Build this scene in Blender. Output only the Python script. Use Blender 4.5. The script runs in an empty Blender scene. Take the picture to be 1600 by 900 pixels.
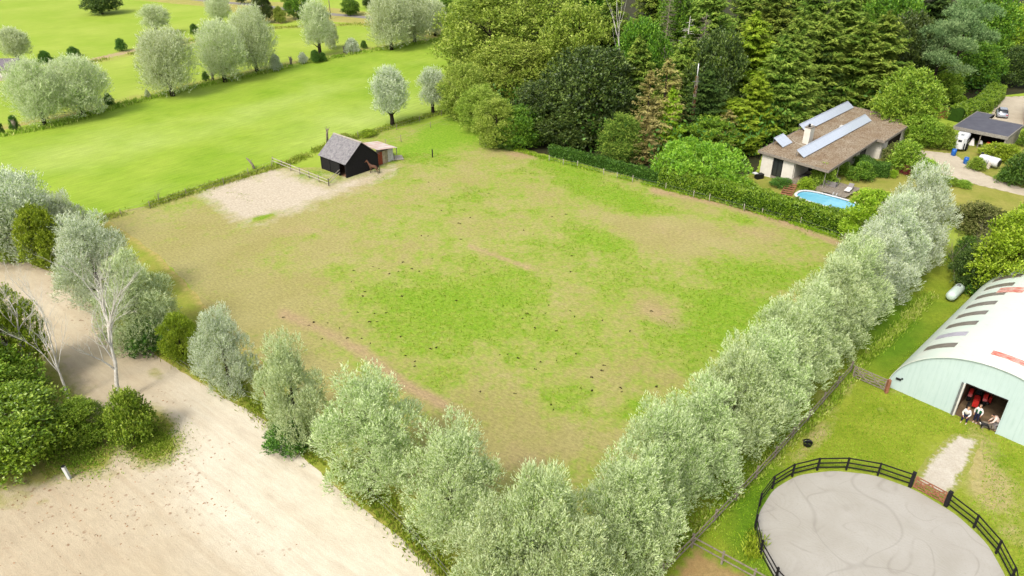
import bpy, math, random
import numpy as np
from mathutils import Vector, Matrix
from mathutils.geometry import delaunay_2d_cdt

SC = bpy.context.scene
COL = SC.collection
R = math.radians

# ---------------------------------------------------------------- camera, sky, sun, exposure
CAM_H, CAM_F, CAM_T = 38.0, 1160.0, R(29.5)
cam = bpy.data.cameras.new('camera'); camo = bpy.data.objects.new('camera', cam); COL.objects.link(camo)
camo.location = (0, 0, CAM_H); camo.rotation_euler = (R(90) - CAM_T, 0, 0)
cam.sensor_width = 36; cam.lens = 36 * CAM_F / 1600; cam.clip_end = 6000; cam.clip_start = .5
SC.camera = camo
SUN_EL, SUN_AZ = R(50), R(-142)          # direction the light comes from, measured from +Y clockwise
w = bpy.data.worlds.new('World'); SC.world = w; w.use_nodes = True
nt = w.node_tree; nt.nodes.clear()
sky = nt.nodes.new('ShaderNodeTexSky'); sky.sky_type = 'NISHITA'; sky.sun_disc = False
sky.sun_elevation = SUN_EL; sky.sun_rotation = SUN_AZ; sky.air_density = 1.0; sky.dust_density = 4.0; sky.ozone_density = 1.0
hs = nt.nodes.new('ShaderNodeHueSaturation'); hs.inputs['Saturation'].default_value = .45
bg = nt.nodes.new('ShaderNodeBackground'); bg.inputs['Strength'].default_value = .15
wo = nt.nodes.new('ShaderNodeOutputWorld')
nt.links.new(sky.outputs[0], hs.inputs['Color']); nt.links.new(hs.outputs[0], bg.inputs[0]); nt.links.new(bg.outputs[0], wo.inputs[0])
sun = bpy.data.lights.new('sun', 'SUN'); sun.energy = 1.3; sun.angle = R(12); sun.color = (1, .955, .87)
suno = bpy.data.objects.new('sun', sun); COL.objects.link(suno)
sd = Vector((math.sin(SUN_AZ) * math.cos(SUN_EL), math.cos(SUN_AZ) * math.cos(SUN_EL), math.sin(SUN_EL)))
suno.rotation_euler = sd.to_track_quat('Z', 'Y').to_euler(); suno.location = (0, 0, 90)
SC.view_settings.view_transform = 'Standard'; SC.view_settings.look = 'None'
SC.view_settings.exposure = 1.17; SC.view_settings.gamma = 1
SC.cycles.max_bounces = 6; SC.cycles.diffuse_bounces = 3; SC.cycles.transmission_bounces = 3

# ---------------------------------------------------------------- surveying helpers: photo point -> place on the ground
CC, SS = math.cos(CAM_T), math.sin(CAM_T)
def at(px, py, z=0.):
    u = (px - 800) / CAM_F; v = -(py - 450) / CAM_F
    dx, dy, dz = u, CC + v * SS, -SS + v * CC
    t = (z - CAM_H) / dz
    return (dx * t, dy * t)
def topix(x, y, z=0.):
    z = z - CAM_H
    zc = np.maximum(y * CC - z * SS, 1.); yc = y * SS + z * CC
    return 800 + CAM_F * x / zc, 450 - CAM_F * yc / zc
def height(bx, by, ty):
    x, y = at(bx, by); lo, hi = 0., 37.
    for _ in range(30):
        m = (lo + hi) / 2
        if topix(x, y, m)[1] > ty: lo = m
        else: hi = m
    return lo
def mpp(x, y, z=0.):                       # metres per photo pixel at a place
    return (y * CC - (z - CAM_H) * SS) / CAM_F

# ---------------------------------------------------------------- noise in numpy
def _h(ix, iy, seed):
    n = (ix * 374761393 + iy * 668265263 + seed * 1442695041) & 0xffffffff
    n = ((n ^ (n >> 13)) * 1274126177) & 0xffffffff
    return ((n ^ (n >> 16)) & 0xffff) / 65535.
def vnoise(x, y, s=1., seed=0, oct=3):
    x = np.asarray(x, float) / s; y = np.asarray(y, float) / s
    out = 0; amp = .5; tot = 0
    for o in range(oct):
        ix = np.floor(x).astype(np.int64); iy = np.floor(y).astype(np.int64)
        fx = x - ix; fy = y - iy; fx = fx * fx * (3 - 2 * fx); fy = fy * fy * (3 - 2 * fy)
        a = _h(ix, iy, seed + o); b = _h(ix + 1, iy, seed + o); c = _h(ix, iy + 1, seed + o); d = _h(ix + 1, iy + 1, seed + o)
        out = out + amp * ((a * (1 - fx) + b * fx) * (1 - fy) + (c * (1 - fx) + d * fx) * fy); tot += amp
        amp *= .5; x = x * 2.03; y = y * 2.03
    return out / tot

# ---------------------------------------------------------------- objects
def link(o, parent=None):
    COL.objects.link(o)
    if parent is not None: o.parent = parent
    return o
def tag(o, label=None, cat=None, group=None, kind=None):
    if label: o['label'] = label
    if cat: o['category'] = cat
    if group: o['group'] = group
    if kind: o['kind'] = kind
    return o
def thing(name, label, cat, loc=(0, 0, 0), rz=0., group=None):
    o = link(bpy.data.objects.new(name, None)); o.empty_display_size = .3
    o.location = loc; o.rotation_euler = (0, 0, rz)
    return tag(o, label, cat, group)
def copy_tree(o, parent=None):
    c = o.copy(); COL.objects.link(c)
    if parent is not None: c.parent = parent
    for ch in list(o.children): copy_tree(ch, c)
    return c

class MB:
    """collects faces; build() links them as ONE mesh object"""
    def __init__(s): s.v = []; s.f = []; s.sm = []
    def add(s, vs, fs, smooth=False):
        n = len(s.v); s.v += [tuple(p) for p in vs]; s.f += [tuple(i + n for i in f) for f in fs]; s.sm += [smooth] * len(fs)
        return s
    def box(s, c, d, rz=0., M=None):
        c = Vector(c); hx, hy, hz = d[0] / 2, d[1] / 2, d[2] / 2
        rot = M if M is not None else Matrix.Rotation(rz, 3, 'Z')
        vs = [c + rot @ Vector((x * hx, y * hy, z * hz)) for z in (-1, 1) for y in (-1, 1) for x in (-1, 1)]
        return s.add(vs, [(0, 2, 3, 1), (4, 5, 7, 6), (0, 1, 5, 4), (2, 6, 7, 3), (0, 4, 6, 2), (1, 3, 7, 5)])
    def bar(s, p, q, w, h, up=(0, 0, 1)):
        p = Vector(p); q = Vector(q); d = q - p; L = d.length
        if L < 1e-5: return s
        d /= L; u = Vector(up); side = d.cross(u)
        if side.length < 1e-3: side = d.cross(Vector((1, 0, 0)))
        side.normalize(); u = side.cross(d)
        M = Matrix((d, side, u)).transposed()
        return s.box((p + q) / 2, (L, w, h), M=M)
    def tube(s, pts, rad, n=6, cap=True, smooth=True):
        pts = [Vector(p) for p in pts]
        if not hasattr(rad, '__len__'): rad = [rad] * len(pts)
        vs = []; prev = None
        for i, p in enumerate(pts):
            d = (pts[min(i + 1, len(pts) - 1)] - pts[max(i - 1, 0)]).normalized()
            if prev is None:
                a = d.cross(Vector((0, 0, 1)));
                if a.length < .05: a = d.cross(Vector((1, 0, 0)))
            else: a = prev - d * prev.dot(d)
            a.normalize(); prev = a; b = d.cross(a)
            for k in range(n):
                t = 2 * math.pi * k / n
                vs.append(p + (a * math.cos(t) + b * math.sin(t)) * rad[i])
        fs = [(i * n + k, i * n + (k + 1) % n, (i + 1) * n + (k + 1) % n, (i + 1) * n + k) for i in range(len(pts) - 1) for k in range(n)]
        s.add(vs, fs, smooth)
        if cap:
            m = len(s.v) - len(vs)
            s.f += [tuple(m + k for k in range(n))[::-1], tuple(m + (len(pts) - 1) * n + k for k in range(n))]; s.sm += [False, False]
        return s
    def prism(s, poly, z0, z1):
        n = len(poly); z0f = z0 if callable(z0) else (lambda x, y: z0); z1f = z1 if callable(z1) else (lambda x, y: z1)
        vs = [(x, y, z0f(x, y)) for x, y in poly] + [(x, y, z1f(x, y)) for x, y in poly]
        fs = [tuple(range(n))[::-1], tuple(range(n, 2 * n))] + [(i, (i + 1) % n, n + (i + 1) % n, n + i) for i in range(n)]
        return s.add(vs, fs)
    def mesh(s, name):
        m = bpy.data.meshes.new(name); m.from_pydata(s.v, [], s.f); m.update()
        m.polygons.foreach_set('use_smooth', s.sm); return m
    def build(s, name, material, parent=None, loc=None, rz=None):
        m = s.mesh(name); m.materials.append(material)
        o = link(bpy.data.objects.new(name, m), parent)
        if loc is not None: o.location = loc
        if rz is not None: o.rotation_euler = (0, 0, rz)
        return o
def inst(name, mesh, parent=None, loc=(0, 0, 0), rz=0., sc=None):
    o = link(bpy.data.objects.new(name, mesh), parent); o.location = loc; o.rotation_euler = (0, 0, rz)
    if sc: o.scale = sc
    return o

# ---------------------------------------------------------------- materials
KILL = 1.75                                      # how much brighter a lit level surface shows than its base colour
def lin(rgb): return tuple(((c / 255 + .055) / 1.055) ** 2.4 if c / 255 > .04045 else c / 255 / 12.92 for c in rgb)
def base(rgb, k=None): return tuple(min(c / (k or KILL), .82) for c in lin(rgb))
class NB:
    def __init__(s, name, rough=.8, spec=.3):
        s.m = bpy.data.materials.new(name); s.m.use_nodes = True; s.t = s.m.node_tree; s.t.nodes.clear()
        s.out = s.n('ShaderNodeOutputMaterial'); s.b = s.n('ShaderNodeBsdfPrincipled')
        s.b.inputs['Roughness'].default_value = rough; s.b.inputs['Specular IOR Level'].default_value = spec
        s.t.links.new(s.b.outputs[0], s.out.inputs[0]); s.co = s.n('ShaderNodeTexCoord').outputs['Object']
        s.geo = None
    def n(s, t): return s.t.nodes.new(t)
    def put(s, node, i, v):
        if isinstance(v, bpy.types.NodeSocket): s.t.links.new(v, node.inputs[i])
        elif isinstance(v, tuple) and len(v) == 3 and node.inputs[i].type == 'RGBA': node.inputs[i].default_value = (*v, 1)
        else: node.inputs[i].default_value = v
    def noise(s, scale, detail=3., rough=.55, vec=None, dist=0.):
        k = s.n('ShaderNodeTexNoise'); s.put(k, 'Vector', vec or s.co); s.put(k, 'Scale', scale); s.put(k, 'Detail', detail); s.put(k, 'Roughness', rough); s.put(k, 'Distortion', dist)
        return k.outputs['Fac']
    def vor(s, scale, vec=None, out='Distance'):
        k = s.n('ShaderNodeTexVoronoi'); s.put(k, 'Vector', vec or s.co); s.put(k, 'Scale', scale); return k.outputs[out]
    def math(s, op, a, b=0., c=None, clamp=False):
        k = s.n('ShaderNodeMath'); k.operation = op; k.use_clamp = clamp; s.put(k, 0, a); s.put(k, 1, b)
        if c is not None: s.put(k, 2, c)
        return k.outputs[0]
    def rng(s, v, a, b, c=0., d=1.):
        k = s.n('ShaderNodeMapRange'); s.put(k, 0, v); s.put(k, 1, a); s.put(k, 2, b); s.put(k, 3, c); s.put(k, 4, d); return k.outputs[0]
    def mix(s, f, a, b, mode='MIX'):
        k = s.n('ShaderNodeMix'); k.data_type = 'RGBA'; k.blend_type = mode
        s.put(k, 0, f); s.put(k, 6, a); s.put(k, 7, b); return k.outputs[2]
    def sepx(s):
        k = s.n('ShaderNodeSeparateXYZ'); s.put(k, 0, s.co); return k.outputs[0]
    def attr(s, name):
        k = s.n('ShaderNodeAttribute'); k.attribute_name = name; return k.outputs['Fac']
    def mapv(s, sc=(1, 1, 1), rot=(0, 0, 0), loc=(0, 0, 0)):
        k0 = s.n('ShaderNodeMapping'); s.t.links.new(s.co, k0.inputs[0]); k0.inputs['Rotation'].default_value = rot; k0.inputs['Location'].default_value = loc
        k = s.n('ShaderNodeMapping'); s.t.links.new(k0.outputs[0], k.inputs[0]); k.inputs['Scale'].default_value = sc
        return k.outputs[0]
    def bump(s, h, dist=.02, strength=.6):
        k = s.n('ShaderNodeBump'); s.put(k, 'Height', h); s.put(k, 'Distance', dist); s.put(k, 'Strength', strength)
        s.t.links.new(k.outputs[0], s.b.inputs['Normal'])
    def col(s, c): s.put(s.b, 'Base Color', c); return s
def pm(name, c1, c2=None, scale=3., rough=.8, spec=.3, bump=0., k=None, metal=0., detail=4.):
    nb = NB(name, rough, spec); a = base(c1, k); b = base(c2, k) if c2 else tuple(x * .8 for x in a)
    f = nb.noise(scale, detail, .6); nb.col(nb.mix(nb.rng(f, .3, .7), a, b))
    nb.b.inputs['Metallic'].default_value = metal
    if bump: nb.bump(nb.noise(scale * 6, 3), bump)
    return nb.m
GK = 1.98
def ground_mat(name, base_a, base_b, layers=(), scale=.35, fine=2.2, bump=.05, spec=.15, contrast=.3, streak=None, finec=None):
    nb = NB(name, .92, spec)
    c = nb.mix(nb.rng(nb.noise(scale, 5, .6), .3, .7), base(base_a, GK), base(base_b, GK))
    for attr, ca, cb, amp, sharp, sc in layers:
        n = nb.noise(sc, 5, .65, dist=.4)
        f = nb.math('ADD', nb.attr(attr), nb.math('MULTIPLY', nb.math('SUBTRACT', n, .5), amp))
        f = nb.rng(f, .5 - sharp, .5 + sharp)
        lc = nb.mix(nb.rng(nb.noise(sc * 1.7, 4, .6), .3, .7), base(ca, GK), base(cb, GK))
        c = nb.mix(f, c, lc)
    vec = None
    if streak: vec = nb.mapv((streak[1], streak[2], 1), (0, 0, streak[0]))
    f1 = nb.noise(fine, 6, .75, vec=vec); f2 = nb.noise(fine * 4, 4, .7)
    ff = nb.math('ADD', nb.math('MULTIPLY', f1, .6), nb.math('MULTIPLY', f2, .4))
    k = nb.rng(ff, .32, .68, 1 - contrast, 1 + contrast * .8)
    v = nb.n('ShaderNodeMix'); v.data_type = 'RGBA'; v.blend_type = 'MULTIPLY'; v.inputs[0].default_value = 1
    cc = nb.n('ShaderNodeCombineColor')
    for i in range(3): nb.put(cc, i, k)
    nb.t.links.new(c, v.inputs[6]); nb.t.links.new(cc.outputs[0], v.inputs[7])
    nb.col(v.outputs[2]); nb.bump(ff, bump, .7)
    return nb, v.outputs[2]
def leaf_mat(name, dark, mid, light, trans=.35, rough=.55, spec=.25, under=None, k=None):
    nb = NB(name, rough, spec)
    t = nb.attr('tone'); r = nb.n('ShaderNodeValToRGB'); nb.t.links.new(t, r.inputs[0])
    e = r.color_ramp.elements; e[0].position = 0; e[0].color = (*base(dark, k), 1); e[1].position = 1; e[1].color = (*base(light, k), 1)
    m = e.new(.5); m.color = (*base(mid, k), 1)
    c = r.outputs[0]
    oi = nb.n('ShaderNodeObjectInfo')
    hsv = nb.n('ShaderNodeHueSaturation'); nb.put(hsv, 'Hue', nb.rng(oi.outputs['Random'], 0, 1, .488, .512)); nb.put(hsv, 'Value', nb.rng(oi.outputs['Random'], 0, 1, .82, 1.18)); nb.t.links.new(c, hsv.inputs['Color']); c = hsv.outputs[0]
    if under:
        g = nb.n('ShaderNodeNewGeometry'); c = nb.mix(g.outputs['Backfacing'], c, base(under, k))
    nb.col(c)
    tr = nb.n('ShaderNodeBsdfTranslucent'); nb.t.links.new(c, tr.inputs[0])
    mx = nb.n('ShaderNodeMixShader'); mx.inputs[0].default_value = trans
    nb.t.links.new(nb.b.outputs[0], mx.inputs[1]); nb.t.links.new(tr.outputs[0], mx.inputs[2]); nb.t.links.new(mx.outputs[0], nb.out.inputs[0])
    return nb.m

M = {}
LK = 1.25
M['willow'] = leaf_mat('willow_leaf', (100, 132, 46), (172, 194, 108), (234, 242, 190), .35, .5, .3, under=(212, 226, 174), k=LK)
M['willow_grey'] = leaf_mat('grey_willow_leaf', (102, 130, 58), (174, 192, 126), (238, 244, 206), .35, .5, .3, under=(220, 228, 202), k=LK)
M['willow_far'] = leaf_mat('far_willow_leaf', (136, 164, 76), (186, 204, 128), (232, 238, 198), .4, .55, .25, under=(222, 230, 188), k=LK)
M['bright'] = leaf_mat('bright_leaf', (104, 134, 20), (144, 174, 32), (190, 210, 70), .35, .5, .3, k=LK)
M['laurel'] = leaf_mat('laurel_leaf', (88, 128, 22), (120, 160, 34), (170, 200, 68), .3, .4, .4, k=LK)
M['oak'] = leaf_mat('oak_leaf', (62, 98, 22), (92, 134, 30), (138, 170, 52), .3, .5, .3, k=LK)
M['oakgreen'] = leaf_mat('fresh_oak_leaf', (88, 124, 26), (126, 160, 40), (182, 206, 78), .32, .45, .3, k=LK)
M['darkoak'] = leaf_mat('dark_oak_leaf', (42, 64, 22), (68, 90, 32), (116, 136, 60), .25, .45, .35, k=LK)
M['poplar'] = leaf_mat('poplar_leaf', (98, 126, 34), (144, 168, 54), (194, 208, 100), .35, .5, .25, k=LK)
M['spruce'] = leaf_mat('spruce_needle', (54, 84, 24), (96, 126, 40), (166, 182, 76), .25, .7, .15, k=LK)
M['spruce_lit'] = leaf_mat('lit_spruce_needle', (78, 112, 20), (122, 156, 32), (180, 202, 64), .3, .7, .15, k=LK)  # brighter copy of the spruce needles, sunlight put into the colour
M['spruce_dark'] = leaf_mat('dark_needle', (38, 58, 24), (58, 80, 32), (92, 112, 46), .2, .7, .15, k=LK)
M['spruce_dry'] = leaf_mat('dry_needle', (120, 112, 50), (160, 152, 84), (196, 188, 120), .25, .8, .1, k=LK)
M['pine'] = leaf_mat('pine_needle', (76, 104, 60), (108, 136, 82), (150, 172, 114), .2, .7, .15, k=LK)
M['darkshrub'] = leaf_mat('dark_shrub_leaf', (48, 84, 22), (72, 112, 32), (116, 154, 56), .25, .5, .3, k=LK)
M['redshrub'] = leaf_mat('red_shrub_leaf', (90, 40, 44), (130, 58, 62), (170, 90, 90), .2, .5, .3, k=LK)
M['weed'] = leaf_mat('weed_leaf', (120, 156, 36), (164, 190, 60), (214, 214, 124), .3, .7, .15, k=1.5)
M['grassblade'] = leaf_mat('grass_blade', (108, 148, 24), (150, 184, 36), (196, 208, 84), .3, .7, .15, k=1.5)
M['brush'] = leaf_mat('brushwood_leaf', (70, 84, 34), (110, 120, 58), (150, 150, 90), .25, .7, .15, k=LK)
M['core'] = pm('inner_leaves', (60, 92, 24), (44, 70, 18), 3, .9, .1)
M['bark'] = pm('bark', (104, 92, 72), (70, 62, 50), 4, .95, .1, .03)
M['bark_dark'] = pm('dark_bark', (70, 60, 48), (44, 40, 34), 4, .95, .1, .03)
M['birch'] = pm('birch_bark', (250, 246, 234), (206, 196, 178), 3.5, .8, .2, .01)
M['deadwood'] = pm('dead_wood', (170, 160, 136), (120, 112, 94), 4, .9, .1)
M['greywood'] = pm('weathered_timber', (172, 160, 142), (126, 116, 102), 5, .9, .15, .008)
M['palewood'] = pm('pale_timber', (220, 210, 190), (176, 166, 146), 5, .9, .15, .006)
M['blackwood'] = pm('black_timber', (38, 34, 34), (24, 22, 24), 5, .8, .25, .006)
M['redwood'] = pm('red_brown_timber', (184, 128, 96), (140, 92, 70), 6, .85, .15, .006)
M['wire'] = pm('fence_wire', (150, 150, 140), None, 4, .5, .4)
M['white'] = pm('white_paint', (236, 232, 224), (214, 208, 196), 1.5, .75, .25, .004)
M['whiteplastic'] = pm('white_plastic', (244, 244, 242), (228, 228, 226), 2, .35, .4)
M['black'] = pm('black_plastic', (26, 26, 28), (18, 18, 20), 2, .5, .35)
M['dark'] = pm('dark_interior', (52, 42, 34), (30, 26, 24), 1.2, .95, .1)
M['blue'] = pm('blue_plastic', (34, 118, 214), (26, 96, 186), 2, .4, .4)
M['red'] = pm('red_paint', (226, 52, 44), (190, 40, 36), 3, .45, .4)
M['steel'] = pm('grey_steel', (150, 152, 154), (120, 122, 124), 4, .45, .4, metal=.3)
M['rubber'] = pm('rubber', (34, 34, 34), (24, 24, 24), 5, .85, .2)

def glass(name, col, rough=.08):
    nb = NB(name, rough, .6); nb.col(nb.mix(nb.noise(.8, 2), base(col), tuple(c * .6 for c in base(col)))); return nb.m
M['glass'] = glass('dark_glass', (58, 62, 64))

# ---------------------------------------------------------------- flat ground sheets
def arr_attr(me, name, vals, domain='POINT'):
    a = me.attributes.new(name, 'FLOAT', domain); a.data.foreach_set('value', np.asarray(vals, np.float32))
def smooth_poly(pts, step=.6, jag=.25, seed=0, closed=True):
    out = []; n = len(pts)
    for i in range(n if closed else n - 1):
        a = np.array(pts[i], float); b = np.array(pts[(i + 1) % n], float); L = np.linalg.norm(b - a); k = max(1, int(L / step))
        nrm = np.array([-(b - a)[1], (b - a)[0]]) / max(L, 1e-6)
        for j in range(k):
            p = a + (b - a) * j / k
            d = (float(vnoise(p[0], p[1], 2.2, seed, 3)) - .5) * 2 * jag + (float(vnoise(p[0], p[1], .7, seed + 9, 2)) - .5) * jag * .8
            out.append(tuple(p + nrm * d * (1 if j else .6)))
    return out
def px_poly(pts): return [at(*p) for p in pts]
def sheet(name, poly, z, step, mat, fields=None, jag=.25, seed=1, kind='structure', edge=3.):
    bd = smooth_poly(poly, min(step, .7), jag, seed) if jag else poly
    P = np.array(bd); lo = P.min(0); hi = P.max(0)
    gx = np.arange(lo[0], hi[0], step); gy = np.arange(lo[1], hi[1], step)
    X, Y = np.meshgrid(gx, gy); X = X.ravel(); Y = Y.ravel()
    rs = np.random.RandomState(seed); X = X + rs.uniform(-.2, .2, X.shape) * step; Y = Y + rs.uniform(-.2, .2, X.shape) * step
    ins = np.zeros(len(X), bool); A = P; B = np.roll(P, -1, 0)
    for (x1, y1), (x2, y2) in zip(A, B):
        if y1 == y2: continue
        c = ((y1 > Y) != (y2 > Y)) & (X < (x2 - x1) * (Y - y1) / (y2 - y1) + x1); ins ^= c
    X = X[ins]; Y = Y[ins]
    S = np.vstack([P, np.c_[X, Y]])
    n = len(P)
    vs, es, fs, *_ = delaunay_2d_cdt([Vector((float(a), float(b))) for a, b in S], [], [list(range(n))] if signed(P) > 0 else [list(range(n))[::-1]], 1, 1e-5)
    co = np.array([(v.x, v.y) for v in vs])
    me = bpy.data.meshes.new(name); me.from_pydata([(float(a), float(b), z) for a, b in co], [], [tuple(f) for f in fs]); me.update()
    if me.polygons and me.polygons[0].normal.z < 0: me.flip_normals()
    ps = P[::2]; d = np.full(len(co), 1e9)
    for q in ps: d = np.minimum(d, np.hypot(co[:, 0] - q[0], co[:, 1] - q[1]))
    arr_attr(me, 'edge', np.clip(1 - d / edge, 0, 1))
    if fields:
        px, py = topix(co[:, 0], co[:, 1], 0.)
        for k, fn in fields.items(): arr_attr(me, k, fn(px, py, co[:, 0], co[:, 1]))
    me.materials.append(mat); o = link(bpy.data.objects.new(name, me))
    return tag(o, kind=kind) if kind else o
def signed(P): return float(np.sum(P[:, 0] * np.roll(P[:, 1], -1) - np.roll(P[:, 0], -1) * P[:, 1]))
def blobs(px, py, L, start=0.):
    g = np.full(px.shape, float(start))
    for (cx, cy, rx, ry, ang, wgt) in L:
        a = R(ang); dx = px - cx; dy = py - cy
        u = (dx * math.cos(a) + dy * math.sin(a)) / rx; v = (-dx * math.sin(a) + dy * math.cos(a)) / ry
        g += wgt * np.exp(-(u * u + v * v))
    return g
def strip(px, py, pts, wid, wgt):
    g = np.zeros(px.shape)
    for (x1, y1), (x2, y2) in zip(pts[:-1], pts[1:]):
        dx, dy = x2 - x1, y2 - y1; t = np.clip(((px - x1) * dx + (py - y1) * dy) / (dx * dx + dy * dy), 0, 1)
        d = np.hypot(px - x1 - t * dx, py - y1 - t * dy); g = np.maximum(g, wgt * np.exp(-(d / wid) ** 2))
    return g

# base ground: one sheet to the horizon
nbm, _ = ground_mat('pasture_grass', (158, 188, 50), (184, 202, 80), [], .06, 1.0, .04, contrast=.16, streak=(R(-49), .25, 1.0))
g = MB(); N = 24; ext = 3000
for i in range(N):
    for j in range(N):
        x0 = -ext + 2 * ext * i / N; y0 = -ext + 2 * ext * j / N; q = 2 * ext / N
        g.add([(x0, y0, 0), (x0 + q, y0, 0), (x0 + q, y0 + q, 0), (x0, y0 + q, 0)], [(0, 1, 2, 3)])
tag(g.build('ground', nbm.m), kind='structure')

# bright near meadow
nbm, _ = ground_mat('meadow_grass', (146, 182, 42), (176, 200, 70),
    [('pale', (186, 206, 96), (196, 214, 110), .9, .3, .09)], .1, 1.4, .08, contrast=.34, streak=(R(-49), .22, 1.5))
sheet('meadow', px_poly([(-320, 285), (-100, 232), (0, 208), (170, 170), (330, 132), (480, 98), (590, 80), (700, 60), (760, 54), (900, 60), (900, 130), (745, 158), (640, 186), (560, 212), (440, 258), (300, 298), (190, 333), (60, 372), (-60, 400), (-320, 440)]), .004, 1.6, nbm.m,
      {'pale': lambda px, py, x, y: blobs(px, py, [(120, 235, 150, 25, -12, .5), (560, 190, 140, 30, -15, .5), (430, 165, 120, 14, -15, .4), (300, 215, 120, 14, -15, .3)], .15)}, jag=.3, seed=3)
nbm, _ = ground_mat('far_meadow_grass', (158, 186, 52), (188, 204, 86), [('edge', (176, 176, 84), (196, 180, 110), .8, .3, .3)], .06, .9, .05, contrast=.22, streak=(R(-49), .2, 1.4))
sheet('far_meadow', px_poly([(-60, 205), (-40, 125), (60, 108), (140, 96), (230, 76), (330, 60), (430, 42), (560, 36), (660, 50), (700, 58), (590, 77), (480, 95), (330, 129), (170, 167), (0, 204)]), .004, 2.5, nbm.m, None, jag=.5, seed=5, edge=5)
# worn dirt line along the field boundary
nbm, _ = ground_mat('bare_bank_earth', (196, 186, 120), (206, 176, 140), [('edge', (160, 190, 50), (180, 200, 70), 1.0, .3, .5)], .3, 1.5, .05)
sheet('field_bank', px_poly([(130, 101), (225, 79), (300, 62), (300, 58), (222, 72), (128, 94)]), .008, 1., nbm.m, None, .4, 6, edge=1.5)
# forest floor
nbm, _ = ground_mat('forest_floor_litter', (76, 72, 44), (58, 62, 34), [], .4, 1.5, .06)
sheet('forest_floor', px_poly([(775, 222), (850, 240), (1000, 275), (1180, 282), (1190, 240), (1330, 165), (1460, 190), (1560, 150), (2300, 60)]) + [(160, 330), (-10, 330), (-14, 150)], .006, 4., nbm.m, None, .5, 7)

# paddock
GREEN = [(1130, 498, 110, 52, -8, .6), (720, 440, 120, 46, 0, .42), (640, 500, 120, 60, 15, .34), (760, 510, 130, 60, 0, .3), (950, 305, 120, 13, 15, .62), (870, 262, 60, 10, 12, .6), (905, 300, 30, 22, 20, .35), (985, 325, 50, 12, 12, .5),
         (945, 372, 60, 18, 20, .55), (890, 355, 70, 16, 20, .3), (900, 540, 100, 42, 10, .36), (1190, 430, 70, 18, 10, .5), (1080, 520, 90, 50, 0, .4), (990, 640, 34, 24, -30, .7), (870, 620, 60, 24, 10, .18), (740, 325, 70, 22, 20, .3), (1000, 440, 100, 16, 10, .3), (830, 420, 130, 40, 10, .16),
         (620, 350, 60, 16, 0, .1), (1165, 345, 26, 7, 10, .5), (1110, 340, 30, 5, 10, .4), (930, 270, 90, 9, 12, .4), (410, 340, 18, 4, -15, 1.1), (490, 370, 12, 5, 0, .6), (268, 374, 10, 4, 0, .5), (760, 600, 50, 14, 10, .15), (650, 560, 60, 25, 30, .22), (560, 440, 60, 40, 0, .25), (700, 470, 60, 20, 0, .2), (550, 560, 40, 12, 40, .3),
         (690, 215, 80, 26, -18, .75), (760, 212, 30, 26, 0, .3), (650, 232, 60, 12, -15, .5), (700, 190, 80, 8, -18, .3),
         (1060, 368, 90, 26, 4, -.5), (1180, 368, 70, 16, 8, -.3), (1040, 482, 60, 22, 25, -.5), (700, 640, 90, 30, 20, -.22), (820, 700, 70, 40, 0, -.35), (340, 450, 170, 100, 20, -.6), (250, 380, 80, 40, 20, -.3), (520, 340, 130, 50, -10, -.3), (810, 250, 60, 12, 10, -.3), (760, 610, 90, 26, 15, -.2), (1010, 350, 60, 22, 0, -.2), (880, 690, 50, 30, 0, -.2), (930, 590, 40, 16, 0, -.25)]
def f_green(px, py, x, y):
    g = blobs(px, py, GREEN, .26) + (vnoise(x, y, 5.5, 11, 4) - .5) * .9 + (vnoise(x, y, 1.5, 15, 3) - .5) * .7
    return g - strip(px, py, [(500, 515), (560, 545), (630, 600), (660, 620)], 8, .6) - strip(px, py, [(735, 385), (780, 402), (830, 420)], 4, .5) - strip(px, py, [(985, 515), (1010, 540)], 3, .5)
def f_bare(px, py, x, y):
    return (strip(px, py, [(440, 490), (500, 515), (560, 545), (630, 600), (690, 630)], 9, .75) + strip(px, py, [(730, 383), (780, 402), (830, 420)], 3.5, .7)
            + strip(px, py, [(1020, 298), (1100, 312), (1160, 328), (1240, 352), (1320, 385)], 6, .8) + blobs(px, py, [(815, 243, 30, 7, 8, .8), (1030, 490, 60, 16, 25, .55), (700, 640, 80, 26, 20, .35), (820, 720, 60, 30, 0, .5), (740, 300, 50, 6, 14, .4), (540, 500, 50, 18, 20, .35), (470, 360, 60, 10, -5, .3), (400, 300, 10, 10, 0, 0), (1060, 365, 80, 22, 5, .4), (1190, 365, 50, 10, 5, .4), (380, 590, 40, 60, 30, .2), (590, 275, 70, 7, -25, .55)], 0.)
            + (vnoise(x, y, 2.5, 31, 4) - .5) * .55)
def inpoly(px, py, pts, soft):
    d = np.full(px.shape, 1e9); ins = np.zeros(px.shape, bool); n = len(pts)
    for k in range(n):
        (x1, y1), (x2, y2) = pts[k], pts[(k + 1) % n]; dx, dy = x2 - x1, y2 - y1; t = np.clip(((px - x1) * dx + (py - y1) * dy) / (dx * dx + dy * dy), 0, 1)
        d = np.minimum(d, np.hypot(px - x1 - t * dx, py - y1 - t * dy))
        if y1 != y2: ins ^= ((y1 > py) != (y2 > py)) & (px < dx * (py - y1) / dy + x1)
    return np.clip(.5 + np.where(ins, d, -d) / soft, -.3, 1.3)
def f_sand(px, py, x, y):
    return np.maximum(inpoly(px, py, [(308, 300), (345, 286), (430, 262), (470, 275), (512, 292), (540, 280), (600, 266), (618, 264), (560, 290), (500, 312), (468, 330), (440, 333), (386, 348), (372, 344), (345, 325)], 34), blobs(px, py, [(515, 275, 20, 6, 20, .5)], 0)) - blobs(px, py, [(412, 341, 16, 4, -15, .9), (625, 330, 6, 3, 0, 0)], 0) + (vnoise(x, y, 1.2, 61, 3) - .5) * .5
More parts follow.
